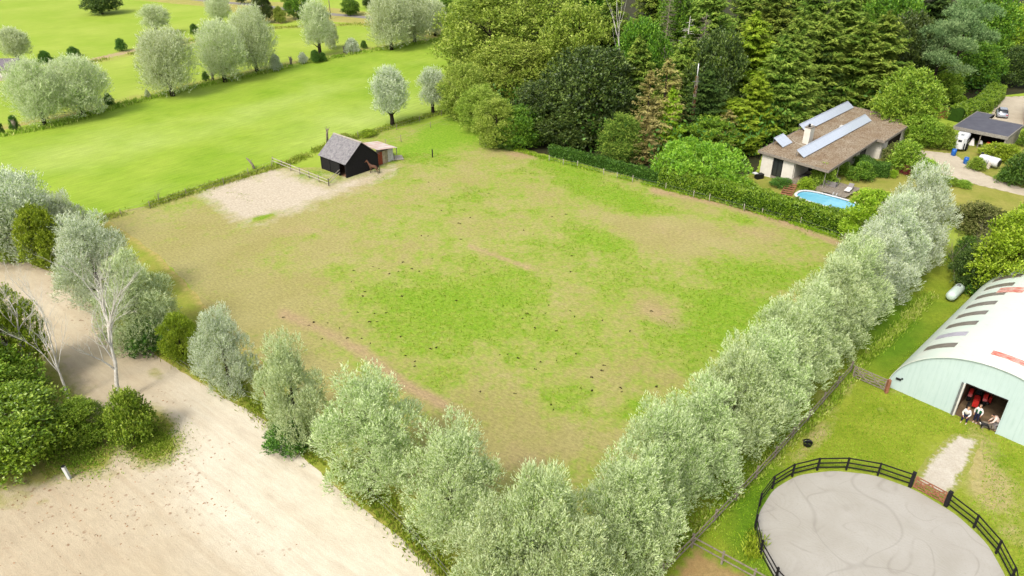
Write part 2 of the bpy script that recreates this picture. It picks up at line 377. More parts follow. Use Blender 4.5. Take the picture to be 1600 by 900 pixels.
nbm, _ = ground_mat('paddock_worn_grass', (184, 174, 104), (198, 188, 122),
    [('green', (172, 182, 80), (196, 198, 98), 1.8, .45, 1.2), ('green2', (148, 180, 54), (186, 204, 82), 2.8, .42, 2.2), ('green2', (132, 176, 36), (160, 196, 54), 3.6, .55, 1.3), ('bare', (206, 180, 134), (196, 170, 122), .8, .3, .9), ('sand', (234, 219, 192), (224, 208, 180), .9, .3, .9)],
    .12, 4.2, .14, contrast=.5, streak=(R(35), .6, 1.1))
sheet('paddock', px_poly([(150, 338), (230, 322), (320, 296), (440, 262), (500, 262), (530, 225), (600, 205), (680, 190), (745, 166), (775, 222), (850, 242), (1030, 288), (1160, 322), (1325, 372), (1375, 420), (1300, 520), (1150, 640), (950, 860), (880, 930), (790, 900), (640, 740), (500, 640), (380, 540), (250, 400)]), .006, .55, nbm.m,
      {'green': lambda a, b, x, y: f_green(a, b, x, y) + .12, 'green2': lambda a, b, x, y: f_green(a, b, x, y) - .22, 'bare': f_bare, 'sand': f_sand}, jag=.35, seed=2)

# verge under the left willow row
nbm, _ = ground_mat('verge_grass', (152, 172, 52), (184, 178, 84), [('edge', (214, 190, 120), (188, 176, 90), .9, .3, .8)], .5, 3, .08, contrast=.32)
sheet('grass_verge', px_poly([(-400, 380), (-40, 376), (60, 380), (170, 345), (250, 400), (380, 540), (500, 640), (640, 740), (790, 900), (860, 1000), (740, 1000), (670, 906), (600, 840), (494, 752), (400, 665), (340, 626), (250, 570), (150, 500), (80, 438), (40, 418), (-80, 408), (-400, 420)]), .010, .6, nbm.m, None, .22, 8, edge=1.2)

# sand yard
def f_pale(px, py, x, y): return blobs(px, py, [(560, 900, 300, 130, 35, 1.0), (420, 780, 180, 80, 35, .8), (340, 640, 90, 40, 35, .55), (600, 840, 200, 60, 40, .5), (60, 470, 90, 30, 30, .25)], .0) + (vnoise(x, y, 6, 41, 3) - .5) * .3  # near-white areas: overexposed light put into the sand colour
def f_yg(px, py, x, y): return blobs(px, py, [(235, 690, 42, 34, 20, 1.2), (225, 655, 40, 25, 0, .8), (90, 700, 85, 45, -10, 1.0), (30, 640, 90, 80, 0, 1.2), (150, 705, 30, 30, 0, .6), (240, 585, 20, 12, 0, .55), (-60, 640, 100, 160, 0, 1.2)], 0.) + (vnoise(x, y, 1.2, 45, 3) - .5) * .5
def f_prints(px, py, x, y): return blobs(px, py, [(120, 790, 170, 80, 0, .75), (300, 720, 60, 26, -30, .7), (110, 480, 70, 26, 40, .55), (270, 780, 60, 40, 0, .4), (250, 620, 50, 14, 10, .5), (420, 850, 60, 60, 0, .3)], .05) + (vnoise(x, y, 2.5, 47, 3) - .5) * .35
nbm, colr = ground_mat('yard_sand', (224, 207, 174), (208, 190, 158),
    [('pale', (246, 235, 210), (236, 224, 198), .6, .45, .3), ('yg', (150, 158, 52), (186, 176, 96), .7, .22, 1.2)], .2, 2.4, .08, contrast=.16, streak=(R(38), .3, 1.))
vv = nbm.vor(1.6, vec=nbm.mapv((1, 1, .2), (0, 0, .4))); msk = nbm.math('MULTIPLY', nbm.rng(vv, .26, .14), nbm.rng(nbm.noise(2.1, 2), .45, .62)); msk = nbm.math('MULTIPLY', msk, nbm.rng(nbm.attr('prints'), .12, .55))
rut = nbm.rng(nbm.noise(1.1, 3, .5, vec=nbm.mapv((.05, 1.0, 1), (0, 0, R(38))), dist=.3), .52, .62, 0, .2)
colr = nbm.mix(rut, colr, base((196, 172, 138), GK)); colr = nbm.mix(nbm.rng(nbm.noise(7, 5, .8), .58, .7, 0, .4), colr, base((184, 158, 126), GK))
nbm.col(nbm.mix(nbm.math('MULTIPLY', msk, .85), colr, base((160, 124, 94), GK)))
sheet('sand_yard', px_poly([(-400, 422), (-80, 408), (40, 410), (85, 426), (122, 457), (175, 503), (217, 533), (250, 560), (300, 592), (350, 622), (413, 655), (506, 746), (613, 830), (685, 897), (760, 1000)]) + [(1, 22), (-90, 22), (-150, 50)], .014, .55, nbm.m, {'pale': f_pale, 'yg': f_yg, 'prints': f_prints}, jag=.2, seed=9)

# lawn between the willows and the hangar, and on to the right
def f_pathy(px, py, x, y): return blobs(px, py, [(1540, 730, 40, 60, -30, .55), (1560, 790, 40, 60, -40, .45), (1510, 690, 40, 14, 0, .4), (1270, 690, 14, 60, 45, .55), (1400, 600, 60, 20, 25, .2), (1320, 600, 16, 60, 45, .4)], .1) + (vnoise(x, y, 1.5, 51, 4) - .5) * .7
def f_shade(px, py, x, y): return blobs(px, py, [(1400, 520, 70, 60, -45, .7), (1180, 800, 40, 90, 10, .7), (1480, 700, 160, 80, 0, -.1)], .2) + (vnoise(x, y, 4, 53, 3) - .5) * .5  # shade of the willow row, painted as deeper green grass
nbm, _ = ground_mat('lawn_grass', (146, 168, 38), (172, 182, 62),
    [('row_shade', (100, 140, 24), (118, 156, 32), .7, .3, .4), ('worn', (206, 192, 132), (190, 176, 106), .7, .2, 1.3)], .25, 2.6, .1, contrast=.32)
sheet('lawn', px_poly([(950, 870), (1150, 640), (1300, 520), (1375, 420), (1500, 380), (1700, 380)]) + [(90, 60), (60, 26), (12, 24), (3, 26)], .010, .6, nbm.m, {'worn': f_pathy, 'row_shade': f_shade}, jag=.3, seed=10)
nbm, _ = ground_mat('bare_enclosure_earth', (186, 160, 104), (176, 142, 92), [('edge', (130, 160, 40), (160, 170, 60), .8, .25, .8)], .6, 3, .08, contrast=.3)
sheet('bare_enclosure', px_poly([(1040, 908), (1062, 878), (1086, 853), (1130, 878), (1172, 902), (1225, 940), (1240, 1000), (1100, 1100), (980, 1000)]), .014, .4, nbm.m, None, .15, 12, edge=.8)
# gravel path from the pen gate to the hangar door
nbm, colr = ground_mat('path_gravel', (236, 226, 208), (218, 206, 184), [('edge', (150, 168, 60), (186, 178, 96), 1.3, .15, 2.5)], 1., 6, .06, contrast=.24)
sheet('gravel_path', px_poly([(1424, 752), (1444, 722), (1470, 694), (1492, 678), (1535, 684), (1532, 700), (1515, 730), (1500, 760), (1488, 782), (1470, 776)]), .014, .3, nbm.m, None, .2, 13, edge=.9)

# round pen
PC = (23.3, 32.9); PR = 7.45
nbm = NB('pen_sand', .95, .1)
c = nbm.mix(nbm.rng(nbm.noise(.35, 4), .3, .7), base((204, 199, 188), GK), base((190, 184, 171), GK))
def tracks(scale, n_, wid, loc):
    v = nbm.noise(scale, 1., .35, vec=nbm.mapv((1, 1, 0), (0, 0, .4), loc), dist=.8); f = nbm.math('FRACT', nbm.math('MULTIPLY', v, n_)); return nbm.rng(nbm.math('ABSOLUTE', nbm.math('SUBTRACT', f, .5)), 0, wid, 1, 0)
t1 = tracks(.16, 9, .07, (3, 1, 0)); t2 = tracks(.22, 34, .28, (7, 4, 0)); t3 = tracks(.12, 5, .03, (1, 9, 0))
c = nbm.mix(nbm.math('MULTIPLY', t1, nbm.rng(nbm.noise(.5, 2), .42, .6, 0, .5)), c, base((166, 158, 146), GK))
c = nbm.mix(nbm.math('MULTIPLY', t2, nbm.rng(nbm.noise(.35, 2, .5, vec=nbm.mapv((1, 1, 1), (0, 0, 0), (5, 5, 5))), .45, .6, 0, .16)), c, base((176, 168, 154), GK))
c = nbm.mix(nbm.math('MULTIPLY', t3, .3), c, base((150, 142, 132), GK))
c = nbm.mix(nbm.math('MULTIPLY', nbm.rng(nbm.noise(9, 4), .55, .7), .35), c, base((180, 170, 150), GK))
nbm.col(c); nbm.bump(nbm.math('ADD', nbm.math('MULTIPLY', t2, .3), nbm.noise(6, 3)), .02, .5)
pb = MB(); ring = [(0, 0, .018)] ; nseg = 96; fs = []
for r_ in (2.5, 5, PR - .12):
    for k in range(nseg):
        a = 2 * math.pi * k / nseg; rr = r_ + (math.sin(a * 7) * .03 + math.sin(a * 17) * .03 if r_ > 6 else 0); ring.append((math.cos(a) * rr, math.sin(a) * rr, .018))
for k in range(nseg):
    k2 = (k + 1) % nseg; fs.append((0, 1 + k, 1 + k2))
    for q in (0, 1): fs.append((1 + q * nseg + k, 1 + (q + 1) * nseg + k, 1 + (q + 1) * nseg + k2, 1 + q * nseg + k2))
pb.add(ring, fs); tag(pb.build('round_pen_floor', nbm.m, loc=(PC[0], PC[1], 0)), kind='structure')

# house garden lawn and driveway
nbm, _ = ground_mat('garden_grass', (150, 158, 60), (186, 176, 92), [('edge', (120, 140, 40), (150, 160, 56), .8, .3, .5)], .3, 2, .06, contrast=.22)
sheet('garden_lawn', px_poly([(1150, 282), (1180, 268), (1300, 262), (1440, 225), (1700, 225), (1700, 345), (1500, 345), (1330, 372), (1160, 320)]), .010, 1., nbm.m, None, .2, 14)
nbm, colr = ground_mat('drive_concrete', (230, 216, 190), (208, 194, 168), [('edge', (150, 150, 90), (176, 164, 120), .8, .2, .8)], .5, 2.4, .02, contrast=.14)
CONC = nbm.m
drv = sheet('driveway', px_poly([(1430, 234), (1490, 240), (1530, 268), (1560, 282), (1610, 297), (1700, 320), (1700, 332), (1600, 306), (1530, 290), (1480, 276), (1436, 252), (1400, 240)]), .016, .6, CONC, None, .05, 15, edge=.4)
drv2 = sheet('driveway', px_poly([(1545, 196), (1556, 152), (1602, 150), (1615, 200)]), .016, 1., CONC, None, .05, 16, edge=.4)
for (a, b, c_, d) in [((1434, 236), (1462, 239), (1452, 256), (1436, 250)), ((1464, 239), (1489, 243), (1478, 264), (1454, 257)), ((1491, 244), (1509, 256), (1500, 277), (1480, 270)), ((1511, 258), (1529, 270), (1524, 286), (1502, 279)), ((1531, 271), (1556, 282), (1552, 293), (1526, 287)), ((1558, 283), (1584, 291), (1580, 301), (1554, 294)), ((1586, 291), (1612, 299), (1608, 308), (1582, 302))]:
    pts = [at(*p) for p in (a, b, c_, d)]
    if signed(np.array(pts)) < 0: pts = pts[::-1]
    MB().prism(pts, .012, .05).build('slab', CONC, drv)

# far road
road_m = pm('road_asphalt', (158, 150, 140), (140, 134, 126), .6, .9, .2, .01)
ax = [at(*p) for p in ((160, -18), (330, 2), (400, 8), (470, 18), (560, 26), (640, 34), (700, 42), (790, 54))]
rb = MB()
for k in range(len(ax) - 1):
    (x1, y1), (x2, y2) = ax[k], ax[k + 1]; d = Vector((x2 - x1, y2 - y1)).normalized(); nx, ny = -d.y * 1.7, d.x * 1.7
    rb.add([(x1 - nx, y1 - ny, .016), (x2 - nx, y2 - ny, .016), (x2 + nx, y2 + ny, .016), (x1 + nx, y1 + ny, .016)], [(0, 1, 2, 3)])
tag(rb.build('road', road_m), kind='structure')
nbm, _ = ground_mat('road_verge', (176, 176, 80), (200, 186, 110), [('edge', (170, 200, 50), (180, 206, 60), 1., .3, .5)], .3, 1.5, .05)
sheet('road_verge', px_poly([(130, -6), (330, 12), (430, 40), (480, 30), (560, 40), (700, 66), (790, 66), (780, 40), (560, 16), (470, 6), (330, -8)]), .012, 2, nbm.m, None, .6, 17, edge=2)

# ---------------------------------------------------------------- foliage builders
def leaf_mesh(name, C, A, S, L, W, tone):
    """diamond leaves: centre C, long axis A, side S, length L, width W"""
    n = len(C); L = L[:, None] / 2; W = W[:, None] / 2
    V = np.empty((n, 4, 3), np.float32); V[:, 0] = C - A * L; V[:, 1] = C - S * W; V[:, 2] = C + A * L; V[:, 3] = C + S * W
    return raw_quads(name, V.reshape(-1, 3), tone)
def raw_quads(name, V, tone, extra=None):
    n = len(V) // 4; me = bpy.data.meshes.new(name)
    me.vertices.add(len(V)); me.vertices.foreach_set('co', np.ascontiguousarray(V, np.float32).ravel())
    me.loops.add(4 * n); me.loops.foreach_set('vertex_index', np.arange(4 * n, dtype=np.int32))
    me.polygons.add(n); me.polygons.foreach_set('loop_start', np.arange(0, 4 * n, 4, dtype=np.int32))
    me.update(calc_edges=True); arr_attr(me, 'tone', tone, 'FACE')
    return me
def unit(v): return v / np.maximum(np.linalg.norm(v, axis=1, keepdims=True), 1e-6)
def rdir(rs, n): return unit(rs.normal(size=(n, 3)))
def crown(name, seed, clumps, shoots, per, leaf, shoot_len, up=.6, spread=.35, inner=.3, facing=0., tipg=.4, wild=.75):
    """clumps (x,y,z,rx,rz): shoots grow out of each clump and carry narrow or broad leaves"""
    rs = np.random.RandomState(seed); K = np.array(clumps, float); wt = K[:, 3] ** 2; wt /= wt.sum()
    ci = rs.choice(len(K), shoots, p=wt); d = rdir(rs, shoots); d[:, 2] = np.where(d[:, 2] < -.35, -d[:, 2], d[:, 2])
    rr = np.where(rs.rand(shoots) < inner, rs.uniform(.3, .8, shoots), rs.uniform(.8, 1.02, shoots))
    b = K[ci, :3] + d * rr[:, None] * np.c_[K[ci, 3], K[ci, 3], K[ci, 4]]
    sd_ = unit(d + np.array([0, 0, up]) + rdir(rs, shoots) * spread)
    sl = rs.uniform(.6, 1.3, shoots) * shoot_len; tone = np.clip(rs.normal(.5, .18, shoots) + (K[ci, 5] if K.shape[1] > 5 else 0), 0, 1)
    t = np.tile(np.linspace(.05, 1, per), shoots); i = np.repeat(np.arange(shoots), per); n = len(i)
    c = b[i] + sd_[i] * (t * sl[i])[:, None] + rs.normal(size=(n, 3)) * leaf[0] * .25
    a = unit(sd_[i] * .9 + rdir(rs, n) * wild); s = np.cross(a, rdir(rs, n)); 
    if facing: s = np.cross(a, unit(d[i] * facing + np.array([0, 0, facing]) + rdir(rs, n)))
    s = unit(s)
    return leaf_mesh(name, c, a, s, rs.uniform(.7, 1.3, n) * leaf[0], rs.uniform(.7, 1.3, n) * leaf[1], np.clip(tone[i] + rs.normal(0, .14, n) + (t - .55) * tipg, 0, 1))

def lumps(seed, n, h, rad, z0, rc, prof=None, flat=.85, fill=.72):
    rs = np.random.RandomState(seed); out = []
    for k in range(n):
        t = (k + rs.rand() * .8) / n; z = z0 + (h - z0) * t * .93
        p = prof(t) if prof else math.sqrt(max(0, 1 - (2 * t - 1) ** 2))
        a = k * 2.39996 + rs.rand() * .6; r = rad * p * fill * (rs.uniform(.75, 1.1) if rs.rand() < .75 else rs.uniform(.2, .6))
        c = rc * rs.uniform(.7, 1.2) * (.55 + .45 * p)
        out.append((math.cos(a) * r, math.sin(a) * r, z, c, c * flat, rs.normal(0, .08)))
    return out
P_HAY = lambda t: (min(1, (t + .25) / .4)) ** .5 * (1 if t < .6 else max(.25, 1 - ((t - .6) / .46) ** 1.7))
P_COL = lambda t: (min(1, (t + .12) / .32)) ** .5 * (1 if t < .5 else max(.06, 1 - ((t - .5) / .52) ** 1.35)) 
P_BALL = lambda t: math.sqrt(max(.04, 1 - (2 * t - 1) ** 2))
P_EGG = lambda t: math.sqrt(max(.03, 1 - abs((t - .42) / (.6 if t > .42 else .5)) ** 2.2))
def mk_trunk(name, seed, h, r0, limbs, spread, crown_h, n=7, sub=False):
    rs = random.Random(seed); mb = MB(); lean = [rs.uniform(-.04, .04) for _ in range(2)]
    pts = [Vector((lean[0] * h * t + rs.uniform(-.05, .05), lean[1] * h * t + rs.uniform(-.05, .05), h * t)) for t in (0, .15, .35, .6, .8, 1)]
    mb.tube([(0, 0, -.15)] + pts[1:], [r0 * k for k in (1.25, 1, .85, .6, .35, .1)], n)
    for k in range(limbs):
        t = rs.uniform(.25, .85); i = min(4, int(t * 5)); p = pts[i].lerp(pts[i + 1], t * 5 - i); a = k * 2.4 + rs.random()
        L = spread * rs.uniform(.6, .95); q = p + Vector((math.cos(a) * L, math.sin(a) * L, L * rs.uniform(.35, .8)))
        mid = p.lerp(q, .5) + Vector((0, 0, L * .1)); rr = r0 * .38 * (1 - t * .5)
        mb.tube([p, mid, q], [rr, rr * .65, rr * .2], 5)
    return mb.mesh(name)
CR, TR = {}, {}
for i in range(4):      # row willows: tall dense columns, foliage to the ground
    cl = lumps(100 + i, 42, (7.6, 8.0, 7.2, 7.8)[i], 3.1, .5, .92, P_HAY, 1.35, .8); ra = random.Random(i)
    for k in range(5): a = k * 1.26 + i; cl.append((math.cos(a) * ra.uniform(.3, 1.6), math.sin(a) * ra.uniform(.3, 1.6), ra.uniform(7.2, 8.5), .62, 1.1, .05))
    CR['row', i] = crown('willow_crown', 200 + i, cl, 6200, 9, (.19, .048), .5, .8, .3, .12, wild=.5, tipg=.6); TR['row', i] = mk_trunk('willow_trunk', i, 7.4, .2, 7, 1.7, 8)
for i in range(3):      # big round willows
    cl = lumps(120 + i, 64, 9.8, 5.0, .8, 1.55, P_EGG, 1.15)
    CR['big', i] = crown('big_willow_crown', 220 + i, cl, 5200, 8, (.33, .08), .95, .75, .45, .25, wild=.5); TR['big', i] = mk_trunk('big_willow_trunk', 20 + i, 8., .38, 9, 3.2, 9)
for i in range(2):      # pollard willows: round head on a clear stem
    cl = lumps(140 + i, 42, 8., 2.9, 1.9, 1.1, P_EGG, 1.0)
    CR['pollard', i] = crown('pollard_crown', 240 + i, cl, 3300, 8, (.28, .07), .8, .85, .4, .25, wild=.5); TR['pollard', i] = mk_trunk('pollard_trunk', 30 + i, 5.5, .36, 8, 1.6, 7)
for i in range(4):      # broadleaf
    cl = lumps(160 + i, 72, 9.8, 4.7, .7, 1.2, P_EGG, .85, .84)
    CR['broad', i] = crown('broadleaf_crown', 260 + i, cl, 5000, 6, (.27, .16), .55, .4, .7, .2, .6); TR['broad', i] = mk_trunk('broadleaf_trunk', 40 + i, 8.5, .3, 10, 3.2, 9)
for i in range(2):      # tall loose poplar-like
    cl = lumps(170 + i, 84, 9.8, 3.7, .4, .92, P_EGG, 1., .92)
    CR['loose', i] = crown('loose_crown', 270 + i, cl, 5600, 6, (.2, .11), .55, .3, .8, .18, .6); TR['loose', i] = mk_trunk('loose_trunk', 50 + i, 9., .2, 12, 2.6, 9)
for i in range(3):      # shrubs
    cl = lumps(180 + i, 34, 2.6, 1.7, .2, .62, lambda t: math.sqrt(max(.05, 1 - t * t)), .8, .75)
    CR['shrub', i] = crown('shrub_crown', 280 + i, cl, 2000, 5, (.15, .08), .22, .4, .7, .2, .6); TR['shrub', i] = mk_trunk('shrub_stem', 60 + i, 1.8, .07, 6, .9, 2)
def conifer(name, seed, h, rad, whorls, per, z0=.08, droop=.25, leaf=(.42, .1), den=1., sparse=0.):
    rs = np.random.RandomState(seed); C = []; A = []; T = []; br = []
    for k in range(whorls):
        t = k / (whorls - 1); z = h * (z0 + (1 - z0) * t ** .95); Lm = rad * (1 - t) ** .62 * (1 if t > .12 else .75 + t * 2) + .3
        for j in range(per):
            if rs.rand() < sparse: continue
            a = j * 2 * math.pi / per + rs.rand() * 1.2 + k; L = Lm * rs.uniform(.5, 1.25); d = np.array([math.cos(a), math.sin(a), 0]); side = np.array([-d[1], d[0], 0]); zz = z + rs.uniform(-.55, .55)
            n = max(10, int(60 * den * (.25 + L / rad))); s = np.sort(rs.rand(n)) ** .75
            pos = d * (s * L)[:, None]; pos[:, 2] = zz + L * (-droop * s + .28 * s ** 3)
            wdt = L * .42 * (1 - s * .6) * rs.uniform(-1, 1, n); c = pos + side * wdt[:, None]; c[:, 2] += -np.abs(wdt) * .35 + rs.normal(-.1, .11, n)
            ax_ = unit(d * .8 + side * (np.sign(wdt) * .7)[:, None] + np.array([0, 0, -.3]) + rs.normal(0, .25, (n, 3)))
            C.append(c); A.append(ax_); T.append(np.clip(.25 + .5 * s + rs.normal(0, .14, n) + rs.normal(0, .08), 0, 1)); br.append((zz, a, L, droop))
    C = np.vstack(C); A = np.vstack(A); T = np.hstack(T); n = len(C); up = np.tile([0, 0, 1.], (n, 1)) + rs.normal(0, .5, (n, 3))
    me = leaf_mesh(name, C, A, unit(np.cross(A, up)), rs.uniform(.7, 1.4, n) * leaf[0], rs.uniform(.7, 1.4, n) * leaf[1] * 1.6, T)
    mb = MB(); mb.tube([(0, 0, -.2), (0, 0, h * .4), (0, 0, h * .97)], [h * .022, h * .014, h * .003], 7)
    for (zz, a, L, dr) in br[::2]:
        mb.tube([(0, 0, zz), (math.cos(a) * L * .8, math.sin(a) * L * .8, zz - dr * L * .6)], [.05, .015], 4, False)
    return me, mb.mesh(name + '_trunk')
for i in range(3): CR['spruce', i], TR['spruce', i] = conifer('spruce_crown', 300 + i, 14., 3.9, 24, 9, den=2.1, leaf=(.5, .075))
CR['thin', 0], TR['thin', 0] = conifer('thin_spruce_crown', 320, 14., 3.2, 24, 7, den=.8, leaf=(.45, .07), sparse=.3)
rsx = np.random.RandomState(7)
cl = [(math.cos(k * 2.4) * r, math.sin(k * 2.4) * r, z, 1.25, .5, rsx.normal(0, .1)) for k, (r, z) in enumerate([(2.4, 5.2), (2.6, 6.1), (2.2, 6.8), (2.9, 7.2), (1.8, 7.9), (2.5, 8.4), (1.2, 9.0), (2.0, 9.3), (.6, 9.8), (1.6, 8.6), (2.7, 6.5), (.3, 8.2), (1., 7.2)] )]
CR['pine', 0] = crown('pine_crown', 330, cl, 2200, 6, (.3, .06), .45, .7, .5, .3); TR['pine', 0] = mk_trunk('pine_trunk', 77, 9.2, .24, 12, 2.4, 9)

def tree(kind, v, x, y, h, wd, label, cat, mat, group=None, name=None, rz=None, trunk='bark', wy=None):
    H0, R0 = {'row': (9.2, 3.65), 'big': (10.6, 5.6), 'pollard': (8.6, 3.3), 'broad': (10.4, 4.7), 'loose': (10.3, 3.8), 'shrub': (2.75, 1.75), 'spruce': (14., 3.7), 'thin': (14., 3.3), 'pine': (10.2, 3.4)}[kind]
    if rz is None: rz = (x * 1.7 + y * 2.3) % 6.28
    r = thing(name or {'row': 'willow_tree', 'big': 'willow_tree', 'pollard': 'willow_tree', 'broad': 'broadleaf_tree', 'loose': 'broadleaf_tree', 'shrub': 'shrub', 'spruce': 'spruce_tree', 'thin': 'spruce_tree', 'pine': 'pine_tree'}[kind], label, cat, (x, y, 0), rz, group)
    r.scale = (wd / 2 / R0, (wy or wd) / 2 / R0, h / H0)
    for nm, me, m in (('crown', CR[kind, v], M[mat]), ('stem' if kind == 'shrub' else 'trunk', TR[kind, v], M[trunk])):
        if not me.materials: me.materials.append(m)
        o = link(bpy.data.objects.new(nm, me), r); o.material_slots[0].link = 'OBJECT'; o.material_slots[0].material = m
    return r
def tb(kind, v, bx, by, ty, wpx, label, cat, mat, **kw):       # by its foot and its top in the photo
    x, y = at(bx, by); h = height(bx, by, ty); return tree(kind, v, x, y, h, wpx * mpp(x, y, h / 2), label, cat, mat, **kw)
def ta(kind, v, ax_, ay, h, wpx, label, cat, mat, **kw):        # by its top in the photo and its height
    x, y = at(ax_, ay, h); return tree(kind, v, x, y, h, wpx * mpp(x, y, h * .6), label, cat, mat, **kw)
M['clod'] = pm('damp_clods', (190, 156, 120), (160, 124, 92), 4, .95, .1)
def inside_yard(a, b): return b > np.interp(a, [-400, 40, 122, 217, 300, 413, 506, 613, 685, 760], [422, 412, 459, 535, 594, 657, 748, 832, 900, 1005])
# ---------------------------------------------------------------- the two willow rows round the paddock
GL = 'willows along the sand yard'
LEFT = [('big', 0, 32, 402, 272, 150, 'grey willow at the left edge of the photo, behind the yellow-green bush', 'willow_grey'),
        ('row', 0, 112, 392, 300, 70, 'small grey willow rising behind the yellow-green bush at the left end of the yard row', 'willow_grey'),
        ('row', 1, 165, 478, 336, 118, 'willow just right of the yellow-green bush, furthest back of the yard row', 'willow_grey'),
        ('row', 2, 228, 535, 398, 122, 'willow behind the bare birch crown, left of the small green bush', 'willow'),
        ('row', 3, 362, 612, 480, 88, 'slim lone willow beside the short white post, with gaps on both sides', 'willow_grey'),
        ('row', 0, 467, 690, 522, 100, 'willow right of the thin dark pole, its foot wrapped in dark green leaves', 'willow'),
        ('row', 1, 588, 757, 586, 162, 'broad willow in the yard row between the dark-footed one and the corner', 'willow'),
        ('row', 0, 712, 850, 662, 158, 'willow in the yard row second from the paddock corner', 'willow'),
        ('row', 3, 842, 952, 726, 158, 'willow at the bottom corner of the paddock with a pointed top', 'willow')]
for i, (k, v, bx, by, ty, wd, lb, m) in enumerate(LEFT): tb(k, v, bx, by, ty, wd * 1.12, lb, 'willow tree', m, group=GL, rz=i * 1.3)
tree('row', 1, *at(775, 960), 8.2, 6.2, 'low willow filling the gap left of the pointed corner willow', 'willow tree', 'willow', group=GL, rz=.5)
tree('row', 2, *at(905, 985), 8.4, 6.0, 'willow in the notch of the corner between the two rows', 'willow tree', 'willow', group=GL, rz=2.5)
RIGHT = [(6.9, 31.9, 9.2, 5.9, 'first willow of the long row, beside the pointed corner willow'), (9.4, 35.6, 9.4, 5.6, 'second willow of the long row, above the weathered rail fence corner'), (12.8, 39.0, 9.3, 5.7, 'third willow of the long row, left of the round pen'),
         (15.9, 42.0, 9.2, 5.8, 'fourth willow of the long row, with a pointed top over the paddock'), (18.9, 44.9, 9.6, 6.0, 'fifth willow of the long row, nearest the black bucket'), (21.6, 48.4, 9.0, 5.8, 'sixth willow of the long row, across the lawn from the round pen'),
         (24.6, 51.4, 9.4, 6.2, 'seventh willow of the long row, overhanging the end of the field gate'), (27.8, 55.0, 9.6, 6.0, 'eighth willow of the long row, just beyond the field gate'), (30.9, 58.6, 9.3, 6.2, 'ninth willow of the long row, level with the arched building side'),
         (34.2, 62.0, 9.6, 6.4, 'tenth willow of the long row, bulging toward the arched building'), (37.6, 66.0, 9.8, 6.2, 'third willow from the far end of the long row, left of the white gas tank'), (40.9, 70.0, 9.9, 6.4, 'second willow from the far end of the long row, right of the round bright tree'), (43.8, 73.6, 10.2, 6.6, 'last and tallest willow at the far end of the long row')]
for i, (x, y, h, wd, lb) in enumerate(RIGHT):
    tree('row', i % 4, x, y, h * (1.03 + .08 * math.sin(i * 2.7)), wd * (1.1 if i < 2 else 1.2), lb, 'willow tree', 'willow' if i < 9 else 'willow_grey', group='long row of willows between paddock and arched building', rz=i * 2.1 + .4, wy=wd * 1.2)
# greens in the left row
tb('broad', 0, 75, 418, 318, 62, 'yellow-green bushy tree among grey willows at the left of the yard row', 'tree', 'bright')
tb('broad', 1, 288, 562, 490, 62, 'small fresh green bush between willows left of the short white post', 'bush', 'bright')
tb('shrub', 0, 448, 704, 664, 66, 'dark green undergrowth at the foot of the willow by the thin pole', 'bush', 'darkshrub')
tb('shrub', 1, 240, 548, 500, 70, 'dark green undergrowth below the willow behind the bare birch', 'bush', 'darkshrub')
tb('shrub', 2, 18, 405, 368, 50, 'low green bush at the left edge below the grey willow', 'bush', 'bright')

# ---------------------------------------------------------------- far willows, bushes, distant trees
FW = 'willows along the far field ditch'
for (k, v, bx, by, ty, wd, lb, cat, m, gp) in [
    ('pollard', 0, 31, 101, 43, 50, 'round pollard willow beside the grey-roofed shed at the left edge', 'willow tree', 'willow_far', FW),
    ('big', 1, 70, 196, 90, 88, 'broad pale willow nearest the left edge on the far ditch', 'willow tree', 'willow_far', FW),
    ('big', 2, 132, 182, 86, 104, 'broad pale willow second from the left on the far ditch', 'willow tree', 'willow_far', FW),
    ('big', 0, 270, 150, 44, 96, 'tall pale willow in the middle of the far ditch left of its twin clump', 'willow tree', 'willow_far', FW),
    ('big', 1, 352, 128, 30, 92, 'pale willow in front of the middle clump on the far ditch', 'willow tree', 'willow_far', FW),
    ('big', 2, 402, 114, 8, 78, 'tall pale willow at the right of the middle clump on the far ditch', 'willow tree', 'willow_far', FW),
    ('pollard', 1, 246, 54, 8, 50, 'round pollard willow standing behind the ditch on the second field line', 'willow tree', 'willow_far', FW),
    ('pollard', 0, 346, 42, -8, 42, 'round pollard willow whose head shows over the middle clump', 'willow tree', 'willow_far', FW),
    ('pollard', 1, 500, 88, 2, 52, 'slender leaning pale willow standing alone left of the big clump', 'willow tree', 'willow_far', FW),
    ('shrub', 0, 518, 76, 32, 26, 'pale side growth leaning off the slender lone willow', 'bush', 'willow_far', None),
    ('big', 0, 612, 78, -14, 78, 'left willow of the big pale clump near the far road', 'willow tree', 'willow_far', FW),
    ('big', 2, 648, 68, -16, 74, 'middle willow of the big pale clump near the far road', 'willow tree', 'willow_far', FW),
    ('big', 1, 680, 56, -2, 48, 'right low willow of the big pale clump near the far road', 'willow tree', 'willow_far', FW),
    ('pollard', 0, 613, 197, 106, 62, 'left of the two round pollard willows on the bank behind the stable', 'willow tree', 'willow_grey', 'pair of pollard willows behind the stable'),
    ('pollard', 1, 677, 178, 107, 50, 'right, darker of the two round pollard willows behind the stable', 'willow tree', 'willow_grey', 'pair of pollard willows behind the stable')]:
    tb(k, v, bx, by, ty, wd, lb, cat, m, group=gp, **({'trunk': 'bark_dark'}))
